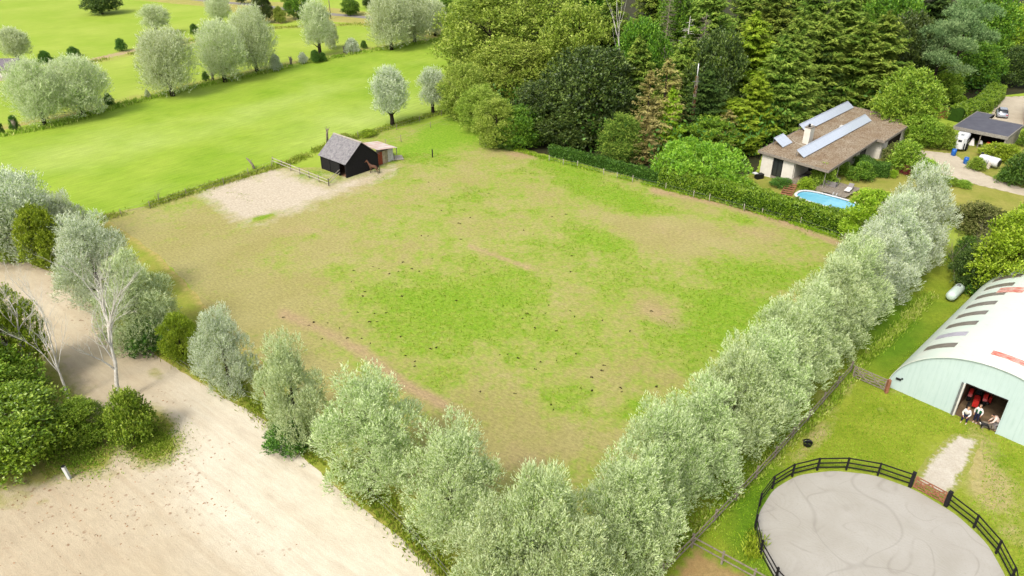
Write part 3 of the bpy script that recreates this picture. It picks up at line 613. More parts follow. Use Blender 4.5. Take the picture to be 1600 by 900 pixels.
for (v, bx, by, ty, wd, lb, m) in [
    (0, 73, 99, 79, 22, 'dark round bush right of the grey-roofed shed', 'darkshrub'), (1, 115, 88, 73, 20, 'small bush showing over the second broad willow', 'darkshrub'), (2, 190, 80, 60, 20, 'dark round bush on the bare dirt line', 'darkshrub'),
    (0, 305, 54, 37, 14, 'little bush right of the round pollard behind the ditch', 'darkshrub'), (1, 318, 60, 50, 12, 'tiny bush beside the little bush behind the ditch', 'darkshrub'), (1, 172, 166, 146, 16, 'dark bush at the right foot of the second broad willow', 'darkshrub'),
    (2, 25, 204, 180, 16, 'dark leafy stump shoots at the left end of the far ditch', 'darkshrub'), (0, 2, 210, 188, 12, 'bush cut by the left photo edge on the far ditch', 'darkshrub'), (1, 232, 154, 140, 9, 'tiny bush alone on the far ditch between the willow clumps', 'willow_far'),
    (0, 432, 110, 84, 20, 'pale bush at the right foot of the middle willow clump', 'willow_grey'), (1, 474, 99, 82, 16, 'small pale round bush left of the dark pair on the ditch', 'willow_grey'), (2, 493, 98, 78, 18, 'dark bush left of the slender lone willow foot', 'darkshrub'),
    (0, 504, 96, 82, 14, 'dark low bush touching the slender lone willow foot', 'darkshrub'), (1, 551, 83, 60, 24, 'pale rounded bush right of the slender lone willow', 'willow_grey'), (2, 569, 76, 63, 11, 'small dark bush left of the big pale clump', 'darkshrub'),
    (1, 322, 126, 112, 12, 'dark stub bush at the foot of the front willow of the middle clump', 'darkshrub'), (0, 540, 222, 208, 30, 'pale weeds behind the stable ridge', 'weed'),
    (1, 575, 212, 202, 30, 'green weed hump right of the stable ridge on the bank', 'bright'), (0, 438, 36, 10, 20, 'light green bush between the two dark trees at the top', 'poplar')]:
    tb('shrub', v, bx, by, ty, wd, lb, 'bush', m)
for (k, v, bx, by, ty, wd, lb, m) in [
    ('broad', 0, 160, 22, -26, 56, 'dark spreading tree alone in the far field at the top left', 'darkoak'), ('broad', 1, 413, 36, -22, 32, 'dark tree on the left of the far roadside', 'darkoak'), ('broad', 2, 466, 30, -26, 40, 'green tree on the far roadside left of the utility pole', 'oak'),
    ('broad', 3, 548, 24, -4, 30, 'small dark roadside tree beyond the road', 'oak'), ('broad', 1, 578, 12, -14, 24, 'dark tree at the top edge beyond the road', 'darkoak'), ('broad', 0, 698, 22, -18, 22, 'dark green tree behind the big pale clump', 'oak'), ('broad', 2, 378, 6, -30, 20, 'tree at the top edge above the middle willow clump', 'darkoak'), ('broad', 3, 715, 46, 8, 24, 'grey green bush tree at the wood edge near the road', 'willow_grey')]:
    tb(k, v, bx, by, ty, wd, lb, 'tree', m)
# stumps with pale cut tops
def stump(bx, by, ty, label):
    x, y = at(bx, by); h = height(bx, by, ty); r = thing('pollard_stump', label, 'stump', (x, y, 0))
    mb = MB(); mb.tube([(0, 0, -.1), (.05, 0, h * .5), (.1, .05, h * .8), (.05, 0, h)], [.3, .24, .4, .2], 8); mb.build('trunk', M['deadwood'], r)
    mb = MB()
    for k in range(5): a = k * 1.3; mb.tube([(.05, 0, h * .85), (math.cos(a) * .45, math.sin(a) * .45, h * 1.15)], [.09, .03], 5)
    mb.build('branch', M['deadwood'], r)
stump(455, 103, 90, 'pale pollard stump between bushes on the far ditch'); stump(538, 82, 73, 'pale pollard stump left of the rounded pale bush'); stump(24, 205, 188, 'pollard stump with a pale cut at the left edge of the far ditch'); stump(333, 128, 113, 'dark stump between the middle willows of the far ditch'); stump(217, 76, 69, 'short pale stump on the bare dirt line')

# ---------------------------------------------------------------- the wood
WD = 'trees of the wood behind the paddock'
WOOD = [ # kind, variant, apex px, height, width px, label, material
    ('loose', 0, 765, -22, 19, 140, 'tall yellow-green tree at the left end of the wood, branches low over the grass', 'poplar'),
    ('loose', 1, 722, 95, 10, 66, 'low yellow-green limb-tree leaning out of the left end of the wood', 'poplar'),
    ('loose', 0, 845, -38, 20, 150, 'tall yellow-green tree second from the left of the wood', 'poplar'),
    ('loose', 1, 800, 60, 12, 120, 'leafy yellow-green tree low in front at the left of the wood', 'poplar'),
    ('broad', 1, 905, 2, 18, 110, 'light green crown above the big dark oak', 'poplar'),
    ('broad', 2, 925, 66, 15, 138, 'big dark green tree in front of the wood, left of the dead spruce', 'darkoak'),
    ('broad', 0, 850, 125, 9.5, 104, 'dark green tree low at the wood edge below the yellow-green trees', 'darkoak'),
    ('broad', 3, 895, 160, 7, 90, 'low dark tree at the fence under the big dark tree', 'darkoak'),
    ('broad', 1, 815, 165, 6.5, 70, 'low dark thicket tree at the left foot of the wood', 'oak'),
    ('loose', 0, 975, 175, 7.5, 62, 'drooping pale green birch at the wood edge left of the laurel', 'spruce'),
    ('thin', 0, 1012, 178, 7.5, 48, 'brownish small conifer at the wood edge left of the laurel', 'spruce_dry'),
    ('spruce', 1, 1052, 138, 10, 46, 'small bright green conifer left of the lattice mast', 'bright'),
    ('thin', 0, 1045, 92, 14, 84, 'sparse yellowish larch with arching boughs left of the lattice mast', 'spruce_dry'),
    ('thin', 0, 1018, 110, 12.5, 60, 'sparse pale larch leaning behind the drooping birch', 'spruce_dry'),
    ('broad', 2, 1010, 20, 18, 80, 'mid green tree behind the big dark tree, with white birch stems beside it', 'oak'),
    ('spruce', 2, 960, -15, 19, 80, 'dark conifer behind the light green crown', 'spruce'),
    ('spruce', 0, 1030, -45, 19, 84, 'dark conifer at the top edge behind the dead spruce', 'spruce'),
    ('broad', 3, 1125, 40, 17, 92, 'very dark tree between the lattice mast and the sunlit spruce', 'darkoak'),
    ('spruce', 1, 1108, 110, 12, 80, 'dark spruce in the hollow right of the lattice mast', 'spruce_dark'),
    ('spruce', 0, 1120, -32, 19, 82, 'olive spruce at the top edge above the very dark tree', 'spruce'),
    ('spruce', 2, 1183, 22, 17.5, 112, 'large sunlit yellow-green spruce in the middle of the wood', 'spruce_lit'),
    ('spruce', 0, 1150, 155, 8, 84, 'small green conifer at the foot of the sunlit spruce', 'spruce_lit'),
    ('thin', 0, 1168, 178, 7, 58, 'brown-green cypress left of the house corner', 'spruce_dry'),
    ('broad', 1, 1112, 180, 6.2, 80, 'green shrubby tree between lattice mast and laurel', 'oakgreen'),
    ('spruce', 1, 1215, -25, 19, 96, 'olive spruce behind the sunlit spruce', 'spruce'),
    ('spruce', 0, 1235, 62, 15, 88, 'spruce in front right of the sunlit spruce', 'spruce'),
    ('spruce', 2, 1222, 120, 11, 70, 'lower spruce standing against the left roof edge', 'spruce_lit'),
    ('spruce', 1, 1282, -22, 19, 100, 'tall olive spruce above the chimney', 'spruce'),
    ('spruce', 2, 1272, 55, 15.5, 92, 'spruce right above the small solar array', 'spruce'),
    ('spruce', 0, 1330, -12, 18.5, 104, 'spruce above the rear solar array', 'spruce'),
    ('spruce', 1, 1318, 62, 15, 84, 'spruce close behind the rear solar array', 'spruce'),
    ('spruce', 2, 1392, 20, 17, 100, 'spruce over the right part of the house roof', 'spruce'),
    ('spruce', 0, 1378, 72, 13, 84, 'dark spruce in the hollow behind the right end of the house', 'spruce_dark'),
    ('spruce', 1, 1350, -50, 19, 90, 'spruce at the top edge behind the house', 'spruce'),
    ('broad', 0, 1410, -20, 18, 90, 'dark broadleaf tree at the top edge right of the spruces', 'oak'),
    ('broad', 3, 1440, 12, 17, 80, 'dark green tree behind the blue-green pine', 'darkoak'),
    ('pine', 0, 1482, 38, 15, 86, 'blue-green pine with a bare leaning stem behind the carport', 'pine'),
    ('pine', 0, 1520, 2, 18, 84, 'taller blue-green pine at the top right', 'pine'),
    ('spruce', 2, 1475, -30, 19, 90, 'dark conifer at the top edge above the pines', 'spruce_dark'),
    ('broad', 2, 1432, 104, 11, 92, 'rounded fresh green tree right of the house roof', 'oakgreen'),
    ('broad', 1, 1482, 92, 8.5, 64, 'green tree between the rounded fresh tree and the pines', 'oakgreen'),
    ('broad', 3, 1530, 58, 9.5, 80, 'green tree over the drive hedge at the right', 'oak'),
    ('broad', 0, 1582, 2, 13, 84, 'golden green tree at the right edge above the drive', 'bright'),
    ('broad', 2, 1555, -34, 19, 90, 'dark green tree at the top right corner', 'oak'),
    ('broad', 1, 1604, 70, 8, 60, 'dark tree cut by the right photo edge above the drive', 'darkoak'),
    ('broad', 3, 1449, 178, 5, 58, 'yellowish green bushy tree left of the carport', 'oakgreen'),
    ('spruce', 1, 1180, -50, 19, 84, 'spruce at the top edge behind the sunlit spruce', 'spruce'),
    ('spruce', 2, 1255, -48, 19, 84, 'spruce at the top edge left of the tall olive spruce', 'spruce'),
    ('broad', 0, 925, -48, 19, 84, 'tree at the top edge above the light green crown', 'oak'),
    ('broad', 2, 1070, -30, 18, 84, 'olive broadleaf tree at the top edge right of the dead spruce', 'oak'),
    ('spruce', 0, 1420, -48, 20, 84, 'conifer at the top edge left of the pines', 'spruce'),
    ('broad', 1, 730, -10, 15, 66, 'yellow-green tree behind the left end of the wood', 'poplar'),
    ('loose', 1, 752, 130, 8, 60, 'lowest yellow-green tree at the left corner of the wood, leaves down to the grass', 'poplar'),
    ('loose', 0, 775, 150, 8, 60, 'yellow-green tree beside the dark thicket at the left corner of the wood', 'poplar'),
    ('spruce', 1, 1000, 60, 15, 76, 'olive spruce between the light green crown and the dead spruce', 'spruce'),
    ('spruce', 0, 1075, 60, 15, 80, 'olive spruce behind the pale bare birch stem', 'spruce'),
    ('spruce', 2, 1300, 20, 17, 100, 'wide olive spruce between the two above the solar arrays', 'spruce'),
    ('spruce', 1, 1355, 30, 16, 96, 'shaggy spruce left of the one over the right roof part', 'spruce'),
    ('spruce', 0, 1205, 70, 13, 80, 'spruce tucked behind the large sunlit spruce on its right', 'spruce_lit'),
    ('spruce', 2, 1255, 20, 17, 96, 'shaggy olive spruce right of the sunlit spruce top', 'spruce'),
]
for i, (k, v, ax_, ay, h, wd, lb, m) in enumerate(WOOD):
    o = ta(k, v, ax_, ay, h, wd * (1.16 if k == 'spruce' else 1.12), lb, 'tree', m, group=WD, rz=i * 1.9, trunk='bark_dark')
    hx, hy = (o.location.x - 41.82) * .694 + (o.location.y - 92.9) * .72, -(o.location.x - 41.82) * .72 + (o.location.y - 92.9) * .694
    if -2 < hx < (36 if k == 'spruce' else 28) and -2 < hy < 17.5:
        o.location.x -= .72 * (17.5 - hy); o.location.y += .694 * (17.5 - hy)
    if k == 'spruce' and i % 3: o.scale.x *= .85 + .3 * ((i * 37) % 10) / 10

# bare trees
def bare(name, label, cat, x, y, h, seed, mat, lean=(0, 0), spread=.5, levels=3, r0=.13, kids=7, group=None, fork=.3):
    rs = random.Random(seed); r = thing(name, label, cat, (x, y, 0), 0, group); tr = MB(); br = MB()
    def limb(mb, p, d, L, rad, lev):
        pts = [p]; n = 5
        for i in range(n):
            d = (d + Vector((rs.uniform(-1, 1), rs.uniform(-1, 1), rs.uniform(-.4, .8))) * .2).normalized(); pts.append(pts[-1] + d * L / n)
        mb.tube(pts, [rad * (1 - .8 * i / n) for i in range(n + 1)], 6 if lev == 0 else 4, False)
        if lev < levels:
            for k in range(kids if lev == 0 else 4):
                t = rs.uniform(fork, .98) if lev == 0 else rs.uniform(.3, .95); i = min(n - 1, int(t * n)); q = pts[i].lerp(pts[i + 1], t * n - i)
                a = k * 2.4 + rs.random(); nd = (d * (.9 if lev == 0 else .8) + Vector((math.cos(a), math.sin(a), .15)) * spread).normalized()
                limb(br, q, nd, L * (.5 if lev == 0 else .55) * rs.uniform(.7, 1.15), rad * (.45 if lev == 0 else .5) * (1 - t * .4), lev + 1)
    limb(tr, Vector((0, 0, -.1)), Vector((lean[0], lean[1], 1)).normalized(), h, r0, 0)
    tr.build('trunk', M[mat], r); br.build('branches', M[mat], r); return r
bx_, by_ = at(190, 628); bare('birch_tree', 'bare white birch beside the round green bush on the sand', 'bare birch', bx_, by_, 9.2, 5, 'birch', (-.08, .02), .5, 4, .2, 13)
bx_, by_ = at(110, 632); bare('birch_tree', 'slender bare birch stem rising behind the oak clump', 'bare birch', bx_, by_, 9.2, 8, 'birch', (-.02, .04), .35, 3, .11, 10)
bx_, by_ = at(58, 600); bare('birch_tree', 'bare white birch forked among green leaves at the left edge', 'bare birch', bx_, by_, 8.0, 15, 'birch', (-.12, .0), .45, 4, .13, 10)
def dead_spruce(label, ax_, ay, h, rad, seed, mat, den=1.):
    x, y = at(ax_, ay, h); rs = random.Random(seed); r = thing('dead_spruce', label, 'dead tree', (x, y, 0)); tr = MB().tube([(0, 0, -.2), (0, 0, h * .5), (.1, 0, h)], [.2, .12, .03], 6).build('trunk', M[mat], r); mb = MB()
    for k in range(int(90 * den)):
        t = rs.uniform(.3, .98); z = h * t; L = rad * (1 - t) ** .5 * rs.uniform(.5, 1.1) + .3; a = rs.uniform(0, 6.28); c, s = math.cos(a), math.sin(a)
        P_ = [Vector((c * L * u, s * L * u, z + L * (-.35 * u + .3 * u * u))) for u in (0, .35, .7, 1)]; mb.tube(P_, [.035, .028, .02, .008], 3, False)
        for m_ in range(5):
            u = rs.uniform(.3, 1); p = P_[0].lerp(P_[3], u); sg = rs.choice((-1, 1)); mb.tube([p, p + Vector((-s * sg * .5 + c * .3, c * sg * .5 + s * .3, rs.uniform(-.35, .1)))], [.014, .005], 3, False)
    mb.build('branches', M[mat], r)
dead_spruce('dead grey spruce with bare drooping branches in the wood', 1047, -5, 17.5, 3.4, 3, 'deadwood', 1.5)
dead_spruce('dead brown twiggy spruce above the lattice mast', 1104, 20, 15.5, 2.8, 21, 'greywood', 1.)
dead_spruce('pale bare thin tree right of the dead grey spruce', 1078, 25, 15.5, 2., 9, 'birch', .5)
x, y = at(988, 26, 17); bare('birch_tree', 'white birch stem showing above the big dark tree', 'dead tree', x, y - 1, 17, 31, 'birch', (0, 0), .25, 1, .14, 8, None, .6)
x, y = at(1505, 452); bare('bare_bush', 'bare brown upright stems behind the white gas tank', 'bare bush', x, y, 6.4, 41, 'greywood', (.08, 0), .5, 3, .08, 16, None, .05)
x, y = at(1492, 440); bare('bare_bush', 'thin bare twigs between the last willow and the right trees', 'bare bush', x, y, 4.6, 43, 'deadwood', (-.1, 0), .8, 3, .05, 10, None, .05)

# left clump of oak and round bush
for (x, y, h, wd, lb, m) in [(-36.4, 41.6, 5.8, 8.8, 'big leafy oak crown on the sand at the left edge, above the white post', 'laurel'), (-41., 46.5, 6.2, 7.2, 'middle oak at the left edge behind the big oak crown', 'oakgreen'), (-32.4, 43.6, 3.8, 3.8, 'low green oak bush right of the slender birch foot', 'oakgreen'), (-41.5, 40.5, 5.2, 6.5, 'dark lower oak cut by the left photo edge', 'oak')]:
    tree('broad', int(-x) % 4, x, y, h, wd, lb, 'tree', m)
tb('broad', 2, 30, 600, 440, 110, 'tall yellowish green tree at the left photo edge behind the forked bare birch', 'tree', 'bright')
tb('shrub', 1, 212, 688, 612, 74, 'round bright green bush at the foot of the bare white birch', 'bush', 'oakgreen')

# trees and shrubs right of the long row, garden shrubs
for (k, v, bx, by, ty, wd, lb, cat, m) in [
    ('broad', 0, 1568, 470, 330, 130, 'big bright green tree behind the far end of the arched building', 'tree', 'bright'),
    ('broad', 1, 1615, 440, 305, 110, 'bright green tree cut by the right photo edge above the arched building', 'tree', 'bright'),
    ('broad', 2, 1520, 455, 380, 70, 'dark green scrub tree behind the white gas tank', 'tree', 'darkoak'),
    ('shrub', 0, 1525, 362, 318, 90, 'olive brush hump at the lawn edge behind the last willow', 'bush', 'brush'),
    ('shrub', 1, 1545, 465, 425, 70, 'dark low brush against the arched building', 'bush', 'darkshrub'),
    ('shrub', 2, 1500, 425, 370, 50, 'dark brush right behind the last willow', 'bush', 'darkshrub'),
    ('broad', 3, 1352, 378, 294, 92, 'round bright green tree hiding the right end of the pool', 'tree', 'bright'),
    ('shrub', 2, 1410, 268, 220, 62, 'loose light green shrub right of the clipped dark hedge', 'shrub', 'oakgreen'),
    ('shrub', 0, 1343, 281, 254, 44, 'rounded clipped shrub in front of the white house wall', 'shrub', 'oak'),
    ('shrub', 1, 1446, 282, 250, 40, 'round green shrub beside the drive', 'shrub', 'oakgreen'),
    ('shrub', 2, 1414, 272, 258, 18, 'small dark red shrub in the flower bed', 'shrub', 'redshrub'),
    ('shrub', 0, 1394, 277, 265, 16, 'small yellow-green shrub left of the dark red shrub', 'shrub', 'bright'),
    ('shrub', 1, 1480, 287, 276, 36, 'low green plants along the drive edge', 'shrub', 'oakgreen'),
    ('shrub', 2, 1505, 291, 282, 30, 'low plants tapering along the drive edge', 'shrub', 'oakgreen'),
    ('shrub', 0, 1285, 290, 255, 46, 'leafy climber bush under the front roof corner', 'shrub', 'oakgreen'),
    ('shrub', 1, 1312, 272, 248, 30, 'climber leaves against the house wall at the terrace', 'shrub', 'oakgreen'),
    ('shrub', 2, 1258, 296, 278, 30, 'bright green bush between the wooden steps and the terrace', 'shrub', 'bright'),
    ('shrub', 0, 1220, 292, 278, 36, 'dark low bush under the white house pier', 'shrub', 'darkshrub'),
    ('shrub', 1, 1395, 255, 224, 40, 'olive shrub beneath the right roof overhang', 'shrub', 'brush'),
    ('shrub', 2, 1524, 266, 246, 28, 'green shrub left of the big white tank', 'shrub', 'oakgreen'),
    ('shrub', 0, 1560, 248, 224, 60, 'bright sprawling bush behind the big white tank', 'shrub', 'bright'),
    ('shrub', 1, 1595, 290, 238, 66, 'dark green bush at the right edge beside the big white tank', 'shrub', 'darkshrub'),
    ('shrub', 2, 1572, 284, 262, 40, 'leafy bush in front of the dark bush at the right edge', 'shrub', 'oak'),
    ('shrub', 0, 1610, 230, 195, 40, 'dark shrub under the right end of the carport', 'shrub', 'oak'),
    ('shrub', 1, 1470, 232, 195, 40, 'golden green shrub left of the horse trailer', 'shrub', 'oakgreen'),
    ('shrub', 2, 1498, 168, 150, 24, 'yellow shrub behind the brick wall', 'shrub', 'bright'),
    ('shrub', 0, 790, 232, 212, 40, 'dark low thicket at the left corner of the wood', 'shrub', 'darkshrub'),
    ('shrub', 1, 1168, 300, 280, 30, 'small green shrub right of the laurel', 'shrub', 'oakgreen')]:
    tb(k, v, bx, by, ty, wd, lb, cat, m)

# laurel, hedges
def hedge(name, label, pts, wdt, hgt, mat, seed, dens=52, leaf=(.2, .11), round_=.35, z0=.1, cat='hedge'):
    rs = np.random.RandomState(seed); P = np.array(pts, float); C = []; N_ = []
    core = MB()
    for a, b in zip(P[:-1], P[1:]):
        d = b - a; L = np.linalg.norm(d); d /= L; s = np.array([-d[1], d[0]])
        n = int(L * (2 * hgt + wdt) * dens); u = rs.uniform(-.15, L + .15, n); t = rs.uniform(0, 2 * hgt + wdt, n)
        off = np.where(t < hgt, -wdt / 2, np.where(t < hgt + wdt, t - hgt - wdt / 2, wdt / 2)); z = np.where(t < hgt, t, np.where(t < hgt + wdt, hgt, 2 * hgt + wdt - t))
        nx = np.where(t < hgt, -1., np.where(t < hgt + wdt, 0., 1.)); nz = np.where((t >= hgt) & (t < hgt + wdt), 1., 0.)
        rnd = np.clip((np.abs(off) - wdt / 2 + round_) / round_, 0, 1) * np.clip((z - hgt + round_) / round_, 0, 1)
        off = off * (1 - rnd * .18); z = z - rnd * round_ * .35
        X = a[0] + d[0] * u + s[0] * off; Y = a[1] + d[1] * u + s[1] * off
        bump = (vnoise(X + z * .7, Y + z * .5, 1.1, seed, 3) - .5) * .7 + rs.normal(0, .07, n)
        X = X + s[0] * nx * bump; Y = Y + s[1] * nx * bump; z = np.maximum(z + nz * bump, z0)
        C.append(np.c_[X, Y, z]); N_.append(np.c_[s[0] * nx, s[1] * nx, nz])
        mid = (a + b) / 2; core.box((mid[0], mid[1], hgt * .45 + .05), (L, wdt - .7, hgt * .88), rz=math.atan2(d[1], d[0]))
    C = np.vstack(C); N_ = np.vstack(N_); n = len(C); Ax = unit(N_ * .8 + rs.normal(0, .7, (n, 3)) + np.array([0, 0, .25]))
    me = leaf_mesh('foliage', C, Ax, unit(np.cross(Ax, rdir(rs, n))), rs.uniform(.7, 1.4, n) * leaf[0], rs.uniform(.7, 1.4, n) * leaf[1], np.clip(rs.normal(.5, .2, n) + (vnoise(C[:, 0], C[:, 1] + C[:, 2], .6, seed + 3) - .5) * .8, 0, 1))
    me.materials.append(M[mat]); o = tag(thing(name, label, cat), None); o2 = link(bpy.data.objects.new('foliage', me), o); core.build('inner_branches', M['core'], o); return o
hp = [at(1006, 268), at(1090, 293), at(1190, 318), at(1320, 360)]
hedge('hedge', 'long clipped leafy hedge between paddock and pool', [at(1035, 289), at(1120, 310), at(1235, 341), at(1325, 366)], 2.6, 2.4, 'laurel', 61, 120)
hedge('hedge', 'low dark undergrowth hedge along the wood edge fence', [at(860, 243), at(940, 262), at(1040, 290)], 1.4, 1.6, 'darkshrub', 63, 70)
hedge('clipped_hedge', 'dark green clipped hedge in front of the house wall', [at(1338, 262), at(1362, 274), at(1386, 276)], 2., 1.9, 'darkshrub', 64, 160, (.13, .08))
hedge('hedge', 'bright green hedge running along the drive behind the carport', [at(1490, 190), at(1535, 172), at(1556, 150)], 3., 2.4, 'laurel', 65, 70)
x, y = at(1096, 300); lcl = lumps(91, 74, 4.9, 6.0, .4, 1.15, lambda t: 1 - .45 * t ** 4, .9, .86)
CR['laurel', 0] = crown('laurel_crown', 92, lcl, 4600, 6, (.26, .13), .35, .4, .7, .12, .6)
r = thing('laurel_bush', 'huge rounded bright green laurel at the paddock edge right of the wood', 'bush', (x + .3, y + 2.4, 0), R(-25)); r.scale = (1.02, .66, 1.12)
CR['laurel', 0].materials.append(M['laurel']); link(bpy.data.objects.new('crown', CR['laurel', 0]), r); mk = mk_trunk('laurel_stem', 93, 3.6, .15, 10, 4., 4); mk.materials.append(M['bark_dark']); link(bpy.data.objects.new('stem', mk), r)

# ---------------------------------------------------------------- weeds and grass as stuff
def tufts(name, pts, label, mat, seed, size=(.3, .05), lean=.5, tone=0.):
    rs = np.random.RandomState(seed); P = np.asarray(pts, float); n = len(P); L = rs.uniform(.5, 1.3, n) * size[0]
    A = unit(np.c_[rs.normal(0, lean, (n, 2)), np.ones(n)]); C = np.c_[P, np.full(n, .02)] + A * (L / 2)[:, None]
    me = leaf_mesh(name, C, A, unit(np.cross(A, rdir(rs, n))), L, rs.uniform(.7, 1.3, n) * size[1] * 2, np.clip(rs.normal(.5, .22, n) + tone + (vnoise(P[:, 0], P[:, 1], 1.5, seed) - .5) * .8, 0, 1))
    me.materials.append(M[mat]); return tag(link(bpy.data.objects.new(name, me)), label, 'grass', kind='stuff')
def along(pxs, n, wdt, seed, world=False):
    rs = np.random.RandomState(seed); P = np.array(pxs if world else [at(*p) for p in pxs]); seg = np.linalg.norm(np.diff(P, axis=0), axis=1); c = np.r_[0, np.cumsum(seg)]
    t = rs.rand(n) * c[-1]; i = np.minimum(np.searchsorted(c, t, 'right') - 1, len(seg) - 1); f = ((t - c[i]) / seg[i])[:, None]; q = P[i] * (1 - f) + P[i + 1] * f
    keep = vnoise(q[:, 0], q[:, 1], 2.4, seed) > .36
    return (q + rs.normal(0, wdt, (n, 2)))[keep]
tufts('ditch_weeds', along([(0, 213), (90, 196), (170, 170), (232, 154), (330, 131), (430, 109), (480, 97), (590, 78), (700, 60)], 9000, .7, 1), 'rough weeds along the far ditch below the pale willows', 'weed', 2, (.6, .08))
tufts('bank_weeds', along([(150, 346), (230, 323), (320, 294), (400, 270), (450, 256), (520, 225), (560, 214), (640, 190), (745, 160)], 11000, .55, 3), 'rough weeds on the bank between meadow and paddock', 'weed', 4, (.42, .06))
tufts('verge_weeds', along([(60, 395), (150, 455), (250, 535), (340, 588), (440, 662), (600, 790), (690, 885), (740, 960)], 16000, .55, 5), 'tall grass at the foot of the yard willows', 'weed', 6, (.4, .045), tone=-.15)
tufts('fence_weeds', along([(8.6, 31.4), (12.3, 34.9), (16.8, 39.3), (21.4, 43.8), (26.3, 48.4), (30, 53), (36, 58.6), (44, 67)], 7000, .35, 7, True), 'long grass under the weathered rail fence', 'weed', 8, (.4, .045))
rsu = np.random.RandomState(9); uu = rsu.uniform((-6, 100), (110, 190), (60000, 2)); a_, b_ = topix(uu[:, 0], uu[:, 1], 0.)
hx = (uu[:, 0] - 41.82) * .694 + (uu[:, 1] - 92.9) * .72; hy = -(uu[:, 0] - 41.82) * .72 + (uu[:, 1] - 92.9) * .694
ku = (b_ < 212 + (a_ - 775) * .24) & (a_ > 770) & ~((hx > -3) & (hx < 34) & (hy < 13)) & (a_ < 1560) & ~((a_ > 1400) & (b_ > 165)) & ~((a_ > 1330) & (b_ > 150) & (b_ < 200) & (a_ > 1440)); uu = uu[ku]; n = len(uu); zz = rsu.rand(n) ** 1.5 * 6
A = rdir(rsu, n); me = leaf_mesh('understorey', np.c_[uu, zz + .2], A, unit(np.cross(A, rdir(rsu, n))), rsu.uniform(.4, .9, n), rsu.uniform(.25, .5, n), np.clip(rsu.normal(.45, .2, n), 0, 1)); me.materials.append(M['darkshrub'])
tag(link(bpy.data.objects.new('understorey', me)), 'dark leafy undergrowth between the trees of the wood', 'undergrowth', kind='stuff')
tufts('dirt_line_weeds', along([(60, 112), (140, 98), (230, 80), (330, 58), (430, 44), (560, 38), (690, 56)], 5000, .8, 9), 'dry weeds on the second field line', 'weed', 10, (.5, .08))
tufts('hedge_foot_grass', along([(780, 228), (860, 250), (960, 275), (1040, 296), (1150, 322), (1310, 372)], 6000, .3, 11), 'dry grass at the foot of the wood and hedge', 'grassblade', 12, (.4, .05))
rsg = np.random.RandomState(5); q = rsg.uniform((-50, 32), (48, 125), (150000, 2)); a_, b_ = topix(q[:, 0], q[:, 1], 0.)
inp = (b_ > 240) & (b_ > 335 - (a_ - 190) * .33) & (b_ > 225 + (a_ - 775) * .27) & (b_ < 335 + (a_ - 190) * .90) & (b_ < 800 - (a_ - 830) * .86)
gq = f_green(a_, b_, q[:, 0], q[:, 1]); q1 = q[inp & (gq > .5)]
tufts('paddock_grass', q1, 'short green grass tufts scattered over the worn paddock', 'grassblade', 13, (.17, .035), .9)
q = rsg.uniform((12, 26), (60, 66), (110000, 2)); a_, b_ = topix(q[:, 0], q[:, 1], 0.)
S_ = (q[:, 0] - 31.56) * .69 + (q[:, 1] - 50.4) * -.724; L_ = (q[:, 0] - 31.56) * .724 + (q[:, 1] - 50.4) * .69
inl = (np.hypot(q[:, 0] - PC[0], q[:, 1] - PC[1]) > PR + .1) & ~((S_ > -.1) & (L_ > -.1)) & ((q[:, 0] - 9.64) * .667 - (q[:, 1] - 32.02) * .745 > 0) & ~((a_ > 1430) & (a_ < 1535) & (b_ > 680) & (b_ < 775)) & (b_ < 905) & ~((a_ < 1230) & (b_ > 855 + (a_ - 1120) * .6))
tufts('lawn_grass', q[inl], 'mown grass around the round pen and the arched building', 'grassblade', 14, (.13, .03), .9, -.1)
q = along([(1170, 872), (1182, 850), (1178, 838)], 500, .3, 21); tufts('yellow_weeds', q, 'yellow flowering weeds left of the round pen', 'bright', 22, (.45, .04))
rsc = np.random.RandomState(77); cq = rsc.uniform((-75, 22), (-2, 75), (9000, 2)); a_, b_ = topix(cq[:, 0], cq[:, 1], 0.); pr_ = f_prints(a_, b_, cq[:, 0], cq[:, 1])
kp = (pr_ + rsc.rand(len(cq)) * .5 > .7) & inside_yard(a_, b_); cq = cq[kp]; nC = len(cq); sz = rsc.uniform(.035, .09, nC); ang = rsc.rand(nC) * 6.28; ax1 = np.c_[np.cos(ang), np.sin(ang), np.zeros(nC)]; ax2 = np.c_[-np.sin(ang), np.cos(ang), rsc.uniform(.2, .8, nC)]
me = leaf_mesh('sand_clods', np.c_[cq, np.full(nC, .03)], ax1, unit(ax2), sz * 2.4, sz * 1.3, rsc.rand(nC)); me.materials.append(M['clod']); tag(link(bpy.data.objects.new('sand_clods', me)), 'brown clods kicked up on the sand of the yard', 'clods', kind='stuff')
for nm, blob, n in (('sand_grass', (236, 690, 36, 26), 5000), ('sand_grass', (120, 705, 50, 30), 4000)):
    rs = np.random.RandomState(n); pp = [at(blob[0] + a * blob[2] * .6, blob[1] + b * blob[3] * .6) for a, b in rs.normal(size=(n, 2))]
    tufts(nm, pp, 'thin grass creeping over the sand ' + ('below the round green bush' if n == 5000 else 'around the white post'), 'weed', n, (.22, .03), .9, -.25)
